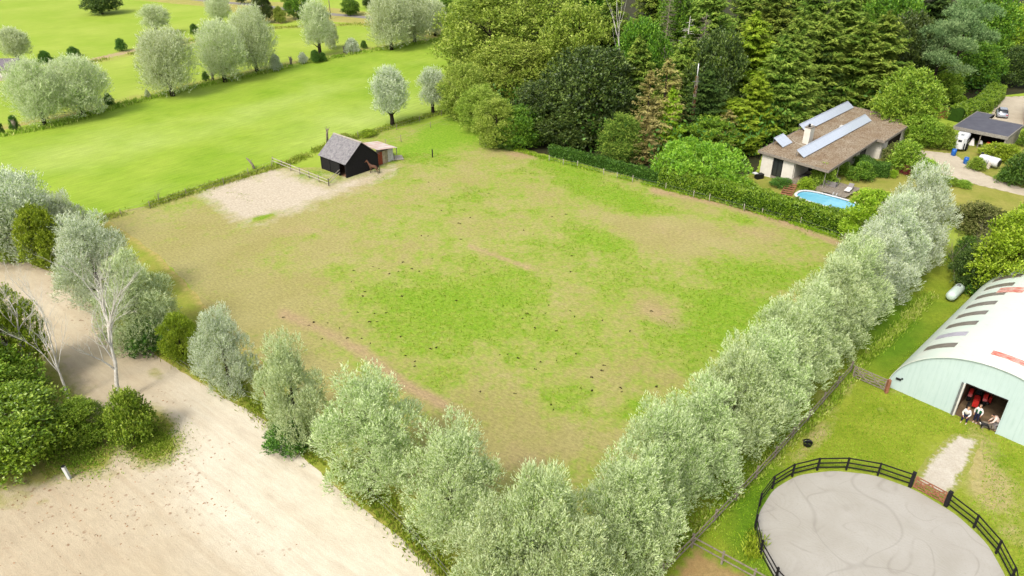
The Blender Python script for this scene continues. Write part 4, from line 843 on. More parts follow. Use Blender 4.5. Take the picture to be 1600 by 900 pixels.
# ---------------------------------------------------------------- arched building
HP = (31.56, 50.4); HR = math.atan2(-.724, .69)            # front runs along local +x, building runs back along local +y
HA, HH, HLEN = 7.2, 5.5, 34.
hall = thing('arched_hall', 'pale green corrugated arched hall with an open doorway and rust-red patched roof', 'hall', (HP[0], HP[1], 0), HR)
def hz(x, off=0.): xx = (x - HA) / (HA + off); return (HH + off) * math.sqrt(max(0, 1 - xx * xx))
nb = NB('corrugated_green_steel', .8, .15); oc_ = nb.co; nb.co = nb.n('ShaderNodeNewGeometry').outputs['Position']; wv = nb.n('ShaderNodeTexWave'); wv.bands_direction = 'Y'; nb.put(wv, 'Vector', oc_); nb.put(wv, 'Scale', .8)
c = nb.mix(nb.rng(nb.noise(.5, 5), .35, .7), base((224, 240, 222)), base((238, 242, 226))); c = nb.mix(nb.rng(nb.noise(2.2, 5, .7, vec=nb.mapv((1.6, .3, .3))), .58, .75, 0, .4), c, base((200, 212, 194))); nb.col(c); nb.bump(wv.outputs['Fac'], .012, .35); M['roofgreen'] = nb.m
nb = NB('corrugated_steel_glare', .8, .15); oc_ = nb.co; nb.co = nb.n('ShaderNodeNewGeometry').outputs['Position']; wv = nb.n('ShaderNodeTexWave'); wv.bands_direction = 'Y'; nb.put(wv, 'Vector', oc_); nb.put(wv, 'Scale', .8)
c = nb.mix(nb.rng(nb.noise(.7, 5), .35, .7), base((250, 246, 236)), base((236, 238, 228))); c = nb.mix(nb.rng(nb.noise(3, 5, .7), .6, .78, 0, .5), c, base((214, 190, 176))); nb.col(c); nb.bump(wv.outputs['Fac'], .012, .35); M['roofglare'] = nb.m  # for the top tier: overexposed glare painted as whiter sheets
nb = NB('rust_red_sheet', .7, .3); c = nb.mix(nb.rng(nb.noise(2.5, 5, .7, vec=nb.mapv((.6, 3, 1))), .42, .6), base((212, 96, 70)), base((236, 206, 190))); nb.col(c); M['rustred'] = nb.m
nb = NB('corrugated_front_steel', .7, .2); oc_ = nb.co; wv = nb.n('ShaderNodeTexWave'); wv.bands_direction = 'X'; nb.put(wv, 'Vector', nb.co); nb.put(wv, 'Scale', .8)
c = nb.mix(nb.rng(nb.noise(.4, 4), .3, .7), base((208, 227, 221)), base((200, 220, 215))); c = nb.mix(nb.rng(nb.noise(2., 5, .7, vec=nb.mapv((2.5, 1, .25))), .5, .72, 0, .5), c, base((176, 200, 190))); c = nb.mix(nb.rng(nb.math('FRACT', nb.math('MULTIPLY', nb.sepx(), .95)), 0, .03, .35, 0), c, base((150, 172, 164))); nb.col(c); nb.bump(wv.outputs['Fac'], .012, .5); M['frontgreen'] = nb.m
M['skylight'] = pm('skylight_sheet', (150, 140, 128), (124, 114, 106), 2, .35, .4)
M['skylight2'] = pm('clear_skylight_sheet', (206, 200, 214), (186, 180, 190), 2, .35, .4)
tiers = [(0, .28), (.28, 1.35), (1.35, 3.62), (3.62, 5.85), (5.85, 8.55), (8.55, 10.78), (10.78, 13.05), (13.05, 14.12), (14.12, 14.4)]
def arc_sheet(x0, x1, y0, y1, off, n=6):
    mb = MB(); th = .03; a0 = math.acos(max(-1, min(1, (HA - x0) / HA))); a1 = math.acos(max(-1, min(1, (HA - x1) / HA))); L = {}
    for o in (off, off - th):
        for y in (y0, y1): L[o, y] = [(HA - (HA + o) * math.cos(a0 + (a1 - a0) * i / n), y, (HH + o) * math.sin(a0 + (a1 - a0) * i / n)) for i in range(n + 1)]
    o, u = off, off - th
    def strip_(A, B, sm): mb.add(A + B, [(i, i + 1, n + 2 + i, n + 1 + i) for i in range(n)], sm)
    strip_(L[o, y0], L[o, y1], True); strip_(L[u, y1], L[u, y0], True); strip_(L[u, y0], L[o, y0], False); strip_(L[o, y1], L[u, y1], False)
    for i in (0, n): mb.add([L[o, y0][i], L[o, y1][i], L[u, y1][i], L[u, y0][i]], [(0, 1, 2, 3)])
    return mb
cols = 14; cw = HLEN / cols
for ti in range(1, 8):
    x0, x1 = tiers[ti]; x0 -= .04; off = .03 + (.012 if ti in (3, 5) else 0) + (.02 if ti == 4 else 0)
    if ti == 1: x0 = 0.
    if ti == 7: x1 = 14.4
    sh = arc_sheet(x0, x1, .003, cw - .003, off).mesh('roof_sheet'); sh.materials.append(M['roofglare'] if ti in (4,) else M['roofgreen'])
    for cx in range(cols):
        o = inst('roof_sheet', sh, hall, (0, cx * cw - .2 + (.0), 0))
for k in range(10):
    y0 = 1.9 + k * 2.42; s = arc_sheet(1.45, 3.45, 0, .85, .075).mesh('skylight'); s.materials.append(M['skylight2'] if k == 1 else M['skylight'])
    inst('skylight', s, hall, (0, y0, 0))
for (x0, x1, y0, y1) in [(5.95, 8.4, 1.55, 2.25), (2.75, 4.6, 14.6, 15.3), (2.75, 4.6, 15.5, 15.9), (8.7, 10.6, 5.2, 6.)]:
    s = arc_sheet(x0, x1, y0, y1, .085).mesh('red_sheet'); s.materials.append(M['rustred']); o = inst('patched_sheet', s, hall); o['label'] = 'rust-red patched roof sheet'
# front wall with doorway cut out (door 5.37..8.3, 3.15 high)
DX0, DX1, DZ = 5.37, 8.32, 3.15
def arcpts(xa, xb, n): return [(HA - (HA) * math.cos(t), HH * math.sin(t)) for t in np.linspace(math.acos((HA - xa) / HA), math.acos((HA - xb) / HA), n)]
fw = MB()
def wallpoly(pts):
    n = len(pts); vs = [(x, 0, z) for x, z in pts] + [(x, .1, z) for x, z in pts]
    fw.add(vs, [tuple(range(n)), tuple(range(n, 2 * n))[::-1]] + [(i, i + n, (i + 1) % n + n, (i + 1) % n) for i in range(n)])
wallpoly([(0, 0), (DX0, 0)] + arcpts(.0, DX0, 22)[::-1][:-1]); wallpoly([(DX0, DZ), (DX1, DZ)] + arcpts(DX0, DX1, 10)[::-1]); wallpoly([(DX1, 0), (14.4, 0)] + arcpts(DX1, 14.4, 22)[::-1][1:])
fw.build('front_wall', M['frontgreen'], hall)
mb = MB(); pts = arcpts(0., 14.4, 40)
mb.tube([(x, -.04, z + .02) for x, z in pts], .035, 5); mb.build('edge_trim', M['white'], hall)
mb = MB(); mb.box((DX0 - .06, -.05, DZ / 2), (.12, .14, DZ)); mb.build('door_jamb', M['white'], hall)
mb = MB(); mb.box((DX0 - .2, -.09, 1.6), (.16, .06, 3.2)); mb.build('door_panel', M['steel'], hall)['label'] = 'folded steel door edge'
mb = MB(); mb.box((DX1 + .04, -.04, DZ / 2), (.06, .1, DZ)); mb.build('door_jamb', M['frontgreen'], hall)
mb = MB(); mb.box(((DX0 + DX1) / 2, -.03, DZ + .04), (DX1 - DX0, .08, .06)); mb.build('door_lintel', M['dark'], hall)
mb = MB(); mb.box((.75, -.08, 1.15), (.42, .12, .14), rz=.1); mb.box((1.0, -.06, 1.3), (.12, .08, .12)); mb.build('wall_lamp', M['black'], hall)
M['hall_floor'] = pm('hall_floor_dirt', (150, 126, 96), (110, 92, 72), 1.5, .95, .1, .02); M['brickin'] = pm('brown_inner_wall', (140, 100, 76), (96, 70, 54), 3, .95, .1, .02)
mb = MB(); mb.box((7.2, HLEN / 2, .02), (14.0, HLEN - .3, .03)); mb.build('floor', M['hall_floor'], hall)
mb = MB(); mb.box((5.1, 3.2, 1.5), (.16, 6., 3.)); mb.build('inner_wall', M['brickin'], hall)
mb = MB(); mb.box((7.4, 7.4, 1.8), (4.6, .16, 3.6)); mb.build('inner_wall', M['dark'], hall)
# back wall
fw = MB(); wallpoly([(0, 0), (14.4, 0)] + arcpts(0, 14.4, 40)[::-1][1:-1]); fw.build('back_wall', M['frontgreen'], hall, loc=(0, HLEN - .3, 0))
def hl(x, y, z=0.):
    v = Matrix.Rotation(HR, 3, 'Z') @ Vector((x, y, z)); return (HP[0] + v.x, HP[1] + v.y, z)

# red tractor inside
tx = thing('tractor', 'red tractor with black seat parked just inside the hall doorway', 'tractor', hl(6.0, 2.7), HR + R(-80)); tx.scale = (.85, .85, .85)
mb = MB(); mb.box((.75, 0, .95), (1.1, .5, .45)); mb.box((1.32, 0, .85), (.12, .46, .55)); mb.box((.75, 0, 1.2), (1., .4, .1)); mb.build('bonnet', M['red'], tx)
for s in (-1, 1):
    mb = MB(); n = 8; 
    for k in range(n):
        a0, a1 = R(20 + k * 18), R(20 + (k + 1) * 18); mb.bar((-.35 + .72 * math.cos(a0), s * .62, .62 + .72 * math.sin(a0)), (-.35 + .72 * math.cos(a1), s * .62, .62 + .72 * math.sin(a1)), .34, .04)
    mb.build('mudguard', M['red'], tx)
mb = MB(); mb.box((.3, 0, .6), (1.8, .34, .35)); mb.build('chassis', M['black'], tx)
mb = MB(); mb.box((-.4, 0, 1.12), (.42, .44, .1)); mb.box((-.6, 0, 1.35), (.1, .44, .4)); mb.build('seat', M['black'], tx)
mb = MB(); mb.tube([(.1, 0, 1.1), (-.05, 0, 1.45)], .03); mb.tube([(-.05 + .04, .2 * math.cos(t), 1.45 + .2 * math.sin(t)) for t in np.linspace(0, 6.28, 13)], .02); mb.build('steering_wheel', M['black'], tx)
def wheel(parent, x, y, r, wd, rim='steel', z=None, axis='y'):
    mb = MB(); prof = [(r * .62, -wd / 2), (r * .94, -wd / 2), (r, -wd / 4), (r, wd / 4), (r * .94, wd / 2), (r * .62, wd / 2)]; n = 18; vs = []
    for k in range(n):
        a = 2 * math.pi * k / n; vs += [(math.cos(a) * q, p, math.sin(a) * q) for q, p in prof]
    m = len(prof); fs = [(k * m + i, k * m + (i + 1) % m, ((k + 1) % n) * m + (i + 1) % m, ((k + 1) % n) * m + i) for k in range(n) for i in range(m)]
    mb.add(vs, fs); w_ = mb.build('wheel', M['rubber'], parent, (x, y, r if z is None else z))
    h = MB(); h.tube([(0, -wd * .4, 0), (0, wd * .4, 0)], r * .62, 12); h.build('rim', M[rim], w_)
for s in (-1, 1): wheel(tx, -.35, s * .62, .6, .32, 'red'); wheel(tx, 1.1, s * .5, .34, .2, 'red')
bl = MB(); bl.box((0, 0, .35), (.5, .4, .35)); bl.box((.1, 0, .75), (.24, .3, .5)); bl.tube([(0, .1, .9), (0, .1, 1.3)], .05)
mt = thing('engine_machine', 'small red machine beyond the tractor in the hall doorway', 'machine', hl(6.7, 3.6), HR); mt.scale = (.7, .7, .7); bl.build('body', M['red'], mt)
for s in (-1, 1): wheel(mt, .0, s * .3, .2, .1)
ws = thing('workbench', 'low grey board stack beside the right door jamb', 'boards', hl(7.75, .3), HR + .4)
for k in range(3): MB().box((0, 0, .2 + k * .08), (1.1 - k * .1, .5, .06)).build('board', M['greywood'], ws, rz=k * .04)
MB().box((-.45, 0, .09), (.1, .5, .16)).box((.45, 0, .09), (.1, .5, .16)).build('support', M['greywood'], ws)

# ---------------------------------------------------------------- bodies grown with the skin modifier
def skin(name, verts, edges, rad, mat, parent, sub=1, root=0):
    me = bpy.data.meshes.new(name); me.from_pydata(verts, edges, []); o = bpy.data.objects.new(name, me); COL.objects.link(o)
    md = o.modifiers.new('s', 'SKIN'); md.use_smooth_shade = True
    if not me.skin_vertices: o.modifiers.clear(); md = o.modifiers.new('s', 'SKIN'); md.use_smooth_shade = True
    for i, r in enumerate(rad):
        sv = me.skin_vertices[0].data[i]; sv.radius = (r, r) if not isinstance(r, tuple) else r; sv.use_root = (i == root)
    sm = o.modifiers.new('u', 'SUBSURF'); sm.levels = sub
    bpy.context.view_layer.update(); dg = bpy.context.evaluated_depsgraph_get(); m2 = bpy.data.meshes.new_from_object(o.evaluated_get(dg))
    bpy.data.objects.remove(o); m2.name = name
    for p in m2.polygons: p.use_smooth = True
    m2.materials.clear(); m2.materials.append(mat); return link(bpy.data.objects.new(name, m2), parent)
def chain(pts, rad, mat, name, parent, sub=1): return skin(name, [tuple(p) for p in pts], [(i, i + 1) for i in range(len(pts) - 1)], rad, mat, parent, sub)
M['skin'] = pm('skin', (206, 156, 126), (196, 146, 118), 6, .6, .3, k=1.5)
def person(label, loc, rz, J, tops, top_mat, legs_mat, shoe_mat, hair_mat, vest=None, scale=1., sleeves=True, sleeve_mat=None, short=True):
    """J: joint positions; x right, y forward, z up"""
    r = thing('person', label, 'person', loc, rz); r.scale = (scale,) * 3; V = []; E_ = []; Rd = []
    def j(p, rad, par=None):
        V.append(p); Rd.append(rad)
        if par is not None: E_.append((par, len(V) - 1))
        return len(V) - 1
    pel = j(J['pelvis'], .1); ch = j(J['chest'], .1, pel); nk = j(J['neck'], .06, ch); hd = j(J['head'], .1, nk); tp = j(tuple(np.array(J['head']) + (0, 0, .1)), .08, hd)
    jw = j(tuple(np.array(J['head']) + np.array(J.get('face', (0, .07, -.05)))), .05, hd)
    for s, sd_ in ((-1, 'l'), (1, 'r')):
        sh = j(tuple(np.array(J['chest']) + (s * .15, 0, .1)), .06, ch); el = j(J[sd_ + 'elbow'], .042, sh); wr = j(J[sd_ + 'wrist'], .028, el)
        d = Vector(J[sd_ + 'wrist']) - Vector(J[sd_ + 'elbow']); d.normalize(); pa = j(tuple(Vector(J[sd_ + 'wrist']) + d * .07), .034, wr)
        side = d.cross(Vector((0, 1, 0)));
        if side.length < .1: side = Vector((1, 0, 0))
        side.normalize()
        for f in range(4):
            p = Vector(V[pa]) + side * (.012 * (f - 1.5)) + d * .03; q = p + d * (.04 + .008 * (1.5 - abs(f - 1.5))) + Vector((0, .012, 0)); k1 = j(tuple(p), .01, pa); j(tuple(q), .008, k1)
        t1 = j(tuple(Vector(V[wr]) + d * .03 + side * .04), .011, wr); j(tuple(Vector(V[t1]) + d * .035), .009, t1)
        hp_ = j(tuple(np.array(J['pelvis']) + (s * .1, 0, -.06)), .09, pel); kn = j(J[sd_ + 'knee'], .06, hp_); an = j(J[sd_ + 'ankle'], .04, kn); j(tuple(np.array(J[sd_ + 'ankle']) + (0, .13, -.05)), .035, an)
    skin('body', V, E_, Rd, M['skin'], r, 1, pel)
    g = lambda a, s=(0, 0, 0): tuple(np.array(J[a], float) + s)
    P = g('pelvis'); Cc = g('chest')
    skin('shirt', [g('pelvis', (0, 0, .02)), tuple((np.array(P) + Cc) / 2), Cc, g('neck', (0, 0, -.05))] + [g('chest', (-.17, 0, .1)), J['lelbow'], g('chest', (.17, 0, .1)), J['relbow']] + ([J['lwrist'], J['rwrist']] if sleeves else []),
         [(0, 1), (1, 2), (2, 3), (2, 4), (4, 5), (2, 6), (6, 7)] + ([(5, 8), (7, 9)] if sleeves else []), [(.2, .17), (.2, .17), (.23, .19), .1, .1, .07, .1, .07] + ([.042, .042] if sleeves else []), M[top_mat], r, 1)
    skin('trousers', [P, g('pelvis', (-.1, 0, -.06)), J['lknee'], g('lankle', (0, 0, .04)), g('pelvis', (.1, 0, -.06)), J['rknee'], g('rankle', (0, 0, .04))], [(0, 1), (1, 2), (2, 3), (0, 4), (4, 5), (5, 6)], [(.16, .13), .11, .082, .062, .11, .082, .062], M[legs_mat], r, 1)
    for sd_ in 'lr': chain([g(sd_ + 'ankle', (0, -.05, -.05)), g(sd_ + 'ankle', (0, .06, -.055)), g(sd_ + 'ankle', (0, .16, -.065))], [.05, .052, .04], M[shoe_mat], 'shoe', r)
    fc = np.array(J.get('face', (0, .07, -.05))); fd = fc / np.linalg.norm(fc)
    chain([g('head', (0, -.02, .02)), g('head', (0, -.035, .07)), g('head', (0, 0, .12))], [.105, .115, .085], M[hair_mat], 'hair', r)
    fm = MB(); h = np.array(J['head']); rt = np.cross(fd, (0, 0, 1)); rt /= np.linalg.norm(rt)
    for s in (-1, 1): fm.box(tuple(h + fd * .1 + rt * s * .035 + (0, 0, .03)), (.022, .022, .012))
    fm.box(tuple(h + fd * .115), (.02, .03, .04)); fm.box(tuple(h + fd * .1 + (0, 0, -.045)), (.045, .015, .01)); fm.build('face', M['skin'], r)
    if vest: skin('vest', [g('pelvis', (0, 0, .0)), tuple((np.array(P) + Cc) / 2), Cc, g('chest', (-.15, -.02, .1)), g('chest', (.15, -.02, .1))], [(0, 1), (1, 2), (2, 3), (2, 4)], [(.22, .2), (.23, .21), (.25, .22), .12, .12], M[vest], r, 1)
    if vest: skin('shirt_front', [g('pelvis', (0, .12, .02)), g('chest', (0, .13, .06))], [(0, 1)], [(.07, .11), (.07, .11)], M['whiteplastic'], r, 1)
    return r
M['navy'] = pm('navy_cloth', (44, 48, 74), (34, 38, 60), 8, .9, .1, k=1.5); M['greencloth'] = pm('green_cloth', (36, 110, 78), (28, 92, 66), 8, .9, .1, k=1.5)
M['whitecloth'] = pm('white_cloth', (240, 234, 228), (226, 218, 212), 8, .9, .1, k=1.5); M['pinkcloth'] = pm('pale_pink_cloth', (240, 214, 200), (228, 200, 186), 8, .9, .1, k=1.5)
M['greycloth'] = pm('grey_cloth', (150, 144, 142), (130, 124, 122), 8, .9, .1, k=1.5); M['darkhair'] = pm('dark_hair', (52, 40, 34), (38, 30, 26), 9, .7, .3); M['greyhair'] = pm('greying_hair', (170, 140, 116), (140, 112, 92), 9, .7, .3); M['fairhair'] = pm('fair_hair', (196, 150, 110), (176, 130, 94), 9, .7, .3)
cx, cy = at(1505, 661)
person('person in white top and dark trousers at the left of the hall doorway', (cx, cy, 0), HR + math.pi + .1,
       dict(pelvis=(0, -.12, .84), chest=(0, .05, 1.2), neck=(0, .1, 1.38), head=(0, .14, 1.52), face=(0, .07, -.06), lelbow=(-.28, .08, 1.02), lwrist=(-.16, .24, .82), relbow=(.28, .08, 1.02), rwrist=(.16, .24, .82), lknee=(-.16, .08, .46), lankle=(-.18, -.04, .09), rknee=(.16, .08, .46), rankle=(.18, -.04, .09)),
       None, 'whitecloth', 'navy', 'whiteplastic', 'fairhair')
cx, cy = at(1523, 660)
person('person in green vest with white sleeves in the middle of the hall doorway', (cx, cy, 0), HR + math.pi,
       dict(pelvis=(0, 0, .95), chest=(0, .02, 1.34), neck=(0, .03, 1.54), head=(0, .05, 1.68), lelbow=(-.29, -.02, 1.14), lwrist=(-.25, .1, .9), relbow=(.29, -.02, 1.14), rwrist=(.25, .1, .9), lknee=(-.1, .04, .52), lankle=(-.12, 0, .09), rknee=(.1, .04, .52), rankle=(.12, 0, .09)),
       None, 'whitecloth', 'navy', 'whiteplastic', 'greyhair', vest='greencloth', scale=.97)
cx, cy = at(1556, 673)
person('person in a pale pink shirt and grey trousers bending forward beside the right door jamb', (cx - .15, cy + .1, 0), HR + math.pi - 1.2,
       dict(pelvis=(0, -.2, .82), chest=(0, .12, 1.1), neck=(0, .26, 1.22), head=(0, .38, 1.3), face=(0, .06, -.07), lelbow=(-.26, .26, .86), lwrist=(-.18, .42, .68), relbow=(.26, .26, .86), rwrist=(.18, .42, .68), lknee=(-.12, .04, .46), lankle=(-.14, -.14, .09), rknee=(.12, .08, .46), rankle=(.14, -.06, .09)),
       None, 'pinkcloth', 'greycloth', 'rubber', 'darkhair')
def quadruped(name, label, cat, loc, rz, s, mats, legs_dark, head_up, stand=True, neckl=.75):
    r = thing(name, label, cat, loc, rz); r.scale = (s,) * 3; body, pt = mats; V = []; E_ = []; Rd = []
    def j(p, rad, par=None):
        V.append(p); Rd.append(rad)
        if par is not None: E_.append((par, len(V) - 1))
        return len(V) - 1
    hip = j((0, -.62, 1.2), (.26, .27)); mid = j((0, -.1, 1.15), (.27, .29), hip); ches = j((0, .48, 1.16), (.22, .31), mid); nb_ = j((0, .82, 1.42 if head_up else 1.3), (.12, .2), ches); nk = j((0, 1.02, 1.42 + neckl * .5), (.09, .13), nb_); hd = j((0, 1.18, 1.5 + neckl * .62), (.1, .13), nk)
    mz = j((0, 1.48, 1.3 + neckl * .55), (.07, .08), hd); j((0, 1.6, 1.22 + neckl * .52), .055, mz)
    for sx in (-1, 1): e = j((sx * .08, 1.1, 1.68 + neckl * .62), .025, hd)
    for sx in (-1, 1):
        a = j((sx * .2, .5, .95), .11, ches); b = j((sx * .2, .52, .5), .055, a); c_ = j((sx * .2, .52, .12), .04, b); j((sx * .2, .58, .05), .055, c_)
        a = j((sx * .2, -.6, .88), .13, hip); k = j((sx * .2, -.5, .78), .1, a); h_ = j((sx * .2, -.82, .52), .055, k); c_ = j((sx * .2, -.78, .12), .04, h_); j((sx * .2, -.72, .05), .055, c_)
    skin('body', V, E_, Rd, M[body], r, 1, mid)
    chain([(0, -.86, 1.3), (0, -1.02, 1.05), (0, -1.02, .6)], [.05, .07, .05], M[pt], 'tail', r)
    return r, V
M['baycoat'] = pm('brown_coat', (112, 74, 50), (80, 52, 36), 2.5, .7, .3, k=1.5); M['blackcoat'] = pm('black_coat', (30, 28, 28), (22, 20, 20), 3, .6, .3)
cx, cy = at(585, 271)
hr, _ = quadruped('horse', 'brown horse standing beside the black stable gable', 'horse', (cx, cy, 0), R(70), .9, ('baycoat', 'blackcoat'), True, True)
chain([(0, .8, 1.72), (0, .95, 2.0), (0, 1.12, 2.1)], [.04, .05, .04], M['blackcoat'], 'mane', hr)
for sx in (-1, 1):
    for yy in (.52, -.8): MB().tube([(sx * .2, yy, .42), (sx * .2, yy + .01, .1)], [.062, .05], 8).build('stocking', M['blackcoat'], hr)
cx, cy = at(1537, 671)
dg_, _ = quadruped('dog', 'black dog with a white chest standing in front of the hall doorway', 'dog', (cx, cy, 0), HR + R(110), .42, ('blackcoat', 'blackcoat'), False, True, True, .5)
MB().tube([(0, .72, 1.0), (0, .8, 1.2), (0, .95, 1.42)], [.12, .17, .1], 8).build('white_chest', M['whitecloth'], dg_)

# black bucket on the lawn
cx, cy = at(1261, 696); bk = thing('bucket', 'black tub lying on the lawn beside the willow row', 'tub', (cx, cy, 0))
mb = MB(); n = 18; prof = [(.26, 0), (.33, .36), (.36, .36), (.34, .34), (.29, .05), (0, .05)]; vs = []
for k in range(n): a = 2 * math.pi * k / n; vs += [(math.cos(a) * q, math.sin(a) * q, z) for q, z in prof]
m = len(prof); mb.add(vs, [(k * m + i, ((k + 1) % n) * m + i, ((k + 1) % n) * m + i + 1, k * m + i + 1) for k in range(n) for i in range(m - 1)]); mb.build('tub', M['black'], bk)
mb = MB(); mb.tube([(.34 * math.cos(t), 0, .36 + .12 * math.sin(t)) for t in np.linspace(0, math.pi, 8)], .012, 5); mb.build('handle', M['steel'], bk)

# ---------------------------------------------------------------- fences
def post_mesh(name, w_, d_, h, m, cap=False):
    mb = MB(); mb.box((0, 0, h / 2 - .1), (w_, d_, h + .2))
    if cap: mb.add([(-w_ / 2, -d_ / 2, h), (w_ / 2, -d_ / 2, h), (w_ / 2, d_ / 2, h), (-w_ / 2, d_ / 2, h), (0, 0, h + w_ * .3)], [(0, 1, 4), (1, 2, 4), (2, 3, 4), (3, 0, 4)])
    me = mb.mesh(name); me.materials.append(M[m]); return me
pen = thing('pen_fence', 'black three-rail timber fence around the round sand pen', 'fence', (PC[0], PC[1], 0))
gA = math.atan2(at(1420, 764)[1] - PC[1], at(1420, 764)[0] - PC[0]); gB = math.atan2(at(1475, 792.5)[1] - PC[1], at(1475, 792.5)[0] - PC[0])
print('gate angles', math.degrees(gA), math.degrees(gB))
bigp = post_mesh('gate_post', .24, .24, 1.35, 'blackwood', True); smp = post_mesh('post', .1, .12, 1.2, 'blackwood')
span = 2 * math.pi - (gA - gB); npn = 21; angs = [gA + span * k / npn for k in range(npn + 1)]
PR2 = PR + .05
for k, a in enumerate(angs):
    inst('gate_post' if k in (0, npn) else 'post', bigp if k in (0, npn) else smp, pen, (math.cos(a) * PR2, math.sin(a) * PR2, 0), a)
L_r = 2 * PR2 * math.sin(span / npn / 2); rail = MB().box((0, 0, 0), (L_r - .02, .04, .1)).mesh('rail'); rail.materials.append(M['blackwood'])
for k in range(npn):
    a = (angs[k] + angs[k + 1]) / 2; rr = PR2 * math.cos(span / npn / 2) + .07
    for z in (.25, .65, 1.08): inst('rail', rail, pen, (math.cos(a) * rr, math.sin(a) * rr, z), a + math.pi / 2)
def bar_gate(name, label, p, q, h, bars, m, diag='x', zb=.15):
    p = Vector((*p, 0)); q = Vector((*q, 0)); L = (q - p).length; g_ = thing(name, label, 'gate', p, math.atan2(q.y - p.y, q.x - p.x))
    for x in (.05, L - .05): MB().box((x, 0, zb + (h - zb) / 2), (.1, .07, h - zb)).build('stile', M[m], g_)
    for k in range(bars): MB().box((L / 2, 0, zb + .05 + (h - zb - .1) * k / (bars - 1)), (L - .2, .045, .08)).build('bar', M[m], g_)
    if diag == 'x':
        for a, b in ((.1, L / 2), (L / 2, L - .1)):
            MB().bar((a, .045, zb + .05), (b, .045, h - .05), .04, .08).build('brace', M[m], g_); MB().bar((a, -.045, h - .05), (b, -.045, zb + .05), .04, .08).build('brace', M[m], g_)
    return g_
pa = (PC[0] + math.cos(gA) * PR2, PC[1] + math.sin(gA) * PR2); pb_ = (PC[0] + math.cos(gB) * PR2, PC[1] + math.sin(gB) * PR2)
dv = Vector(pb_) - Vector(pa); dv.normalize(); bar_gate('pen_gate', 'red-brown timber bar gate in the round pen fence', (pa[0] + dv.x * .17, pa[1] + dv.y * .17), (pb_[0] - dv.x * .17, pb_[1] - dv.y * .17), 1.15, 5, 'redwood')
bar_gate('field_gate', 'weathered grey five-bar gate between the willow row and the hall corner', at(1331, 590), at(1381, 612), 1.25, 5, 'greywood')
x, y = at(1384, 614); gp = thing('gate_post_brown', 'brown square post between the grey gate and the hall corner', 'post', (x, y, 0)); gp.name = 'gate_post'; MB().box((0, 0, .62), (.24, .24, 1.44)).build('post', M['redwood'], gp)

def rail_fence(name, label, pts, spacing, h, rails, m, pw=.12, world=False, cat='fence', pm_=None, rw=.1, group=None):
    P = [Vector((*(p if world else at(*p)), 0)) for p in pts]; r = thing(name, label, cat, P[0], 0, group); me = post_mesh('post', pw, pw, h, pm_ or m)
    for a, b in zip(P[:-1], P[1:]):
        L = (b - a).length; n = max(1, round(L / spacing)); rz = math.atan2((b - a).y, (b - a).x)
        rm = MB().box((0, 0, 0), (L / n - .01, .045, rw)).mesh('rail'); rm.materials.append(M[m])
        for k in range(n + 1):
            if k == 0 and a is not P[0]: continue
            p = a.lerp(b, k / n) - P[0]; inst('post', me, r, p, rz)
        for k in range(n):
            p = a.lerp(b, (k + .5) / n) - P[0]; s = Vector((-math.sin(rz), math.cos(rz), 0)) * (pw / 2 + .025)
            for z in rails: inst('rail', rm, r, (p.x - s.x, p.y - s.y, z), rz)
    return r
rail_fence('rail_fence', 'weathered two-rail fence running under the long willow row', [at(985, 938, .85), at(1083, 841, .85), at(1213, 704, .85), (29.2, 52.2)], 3., 1.25, (.62, 1.12), 'greywood', world=True)
rail_fence('rail_fence', 'weathered two-rail fence branching off toward the bottom of the photo, right of the bare earth', [at(1083, 841, .85), at(1180, 894, .85), at(1235, 924, .85)], 2.2, 1.15, (.55, 1.05), 'greywood', world=True)
rail_fence('rail_fence', 'pale two-rail fence from the meadow bank to the black stable', [(427, 256), (514, 291)], 2.3, 1.1, (.5, .95), 'palewood', pm_='greywood', pw=.1)
rail_fence('rail_fence', 'short pale double rail closing the stable doorway', [(514, 291), (531, 275)], 4., 1.1, (.5, .95), 'palewood', pm_='blackwood', pw=.1)
def wire_fence(label, pts, spacing, h, m, wires=(.4, .8), pw=.09, jitter=.04, seed=0, world=False):
    rs = random.Random(seed); P = [Vector((*(p if world else at(*p)), 0)) for p in pts]; r = thing('wire_fence', label, 'fence', P[0]); me = MB().tube([(0, 0, -.2), (0, 0, h)], pw / 2, 6).mesh('post'); me.materials.append(M[m]); W = []
    for a, b in zip(P[:-1], P[1:]):
        L = (b - a).length; n = max(1, round(L / spacing))
        for k in range(n + (b is P[-1])):
            p = a.lerp(b, k / n) - P[0]; o = inst('post', me, r, p, 0, (1, 1, rs.uniform(.9, 1.1))); o.rotation_euler = (rs.uniform(-jitter, jitter), rs.uniform(-jitter, jitter), 0); W.append(p)
    for z in wires:
        mb = MB(); mb.tube([(p.x, p.y, z * h) for p in W], .012, 3, False); mb.build('wire', M['wire'], r)
wire_fence('wire fence with grey posts on the bank between meadow and paddock, left of the stable', [(190, 338), (235, 326), (292, 306), (350, 288), (425, 262)], 4.5, 1.1, 'greywood', seed=1)
wire_fence('wire fence with thin posts on the bank right of the stable', [(560, 216), (620, 203), (690, 181), (745, 164)], 5.5, 1.1, 'greywood', seed=2)
wire_fence('inner wire fence with thin posts from the stable to the wood', [(603, 228), (627, 222), (673, 200), (711, 187), (745, 172), (775, 168)], 6., 1.2, 'greywood', seed=3)
wire_fence('low wire fence with pale posts along the foot of the wood and hedge', [(858, 252), (880, 258), (902, 262), (943, 273), (964, 279), (988, 285), (1040, 297), (1083, 309), (1108, 315), (1162, 330), (1190, 336), (1250, 352), (1318, 377)], 4., 1.0, 'palewood', seed=4)
wire_fence('wire fence on thin stakes along the yard willows', [(60, 404), (165, 484), (262, 562), (330, 606), (417, 636), (520, 722), (640, 836), (720, 930)], 5., 1.2, 'bark_dark', seed=5)
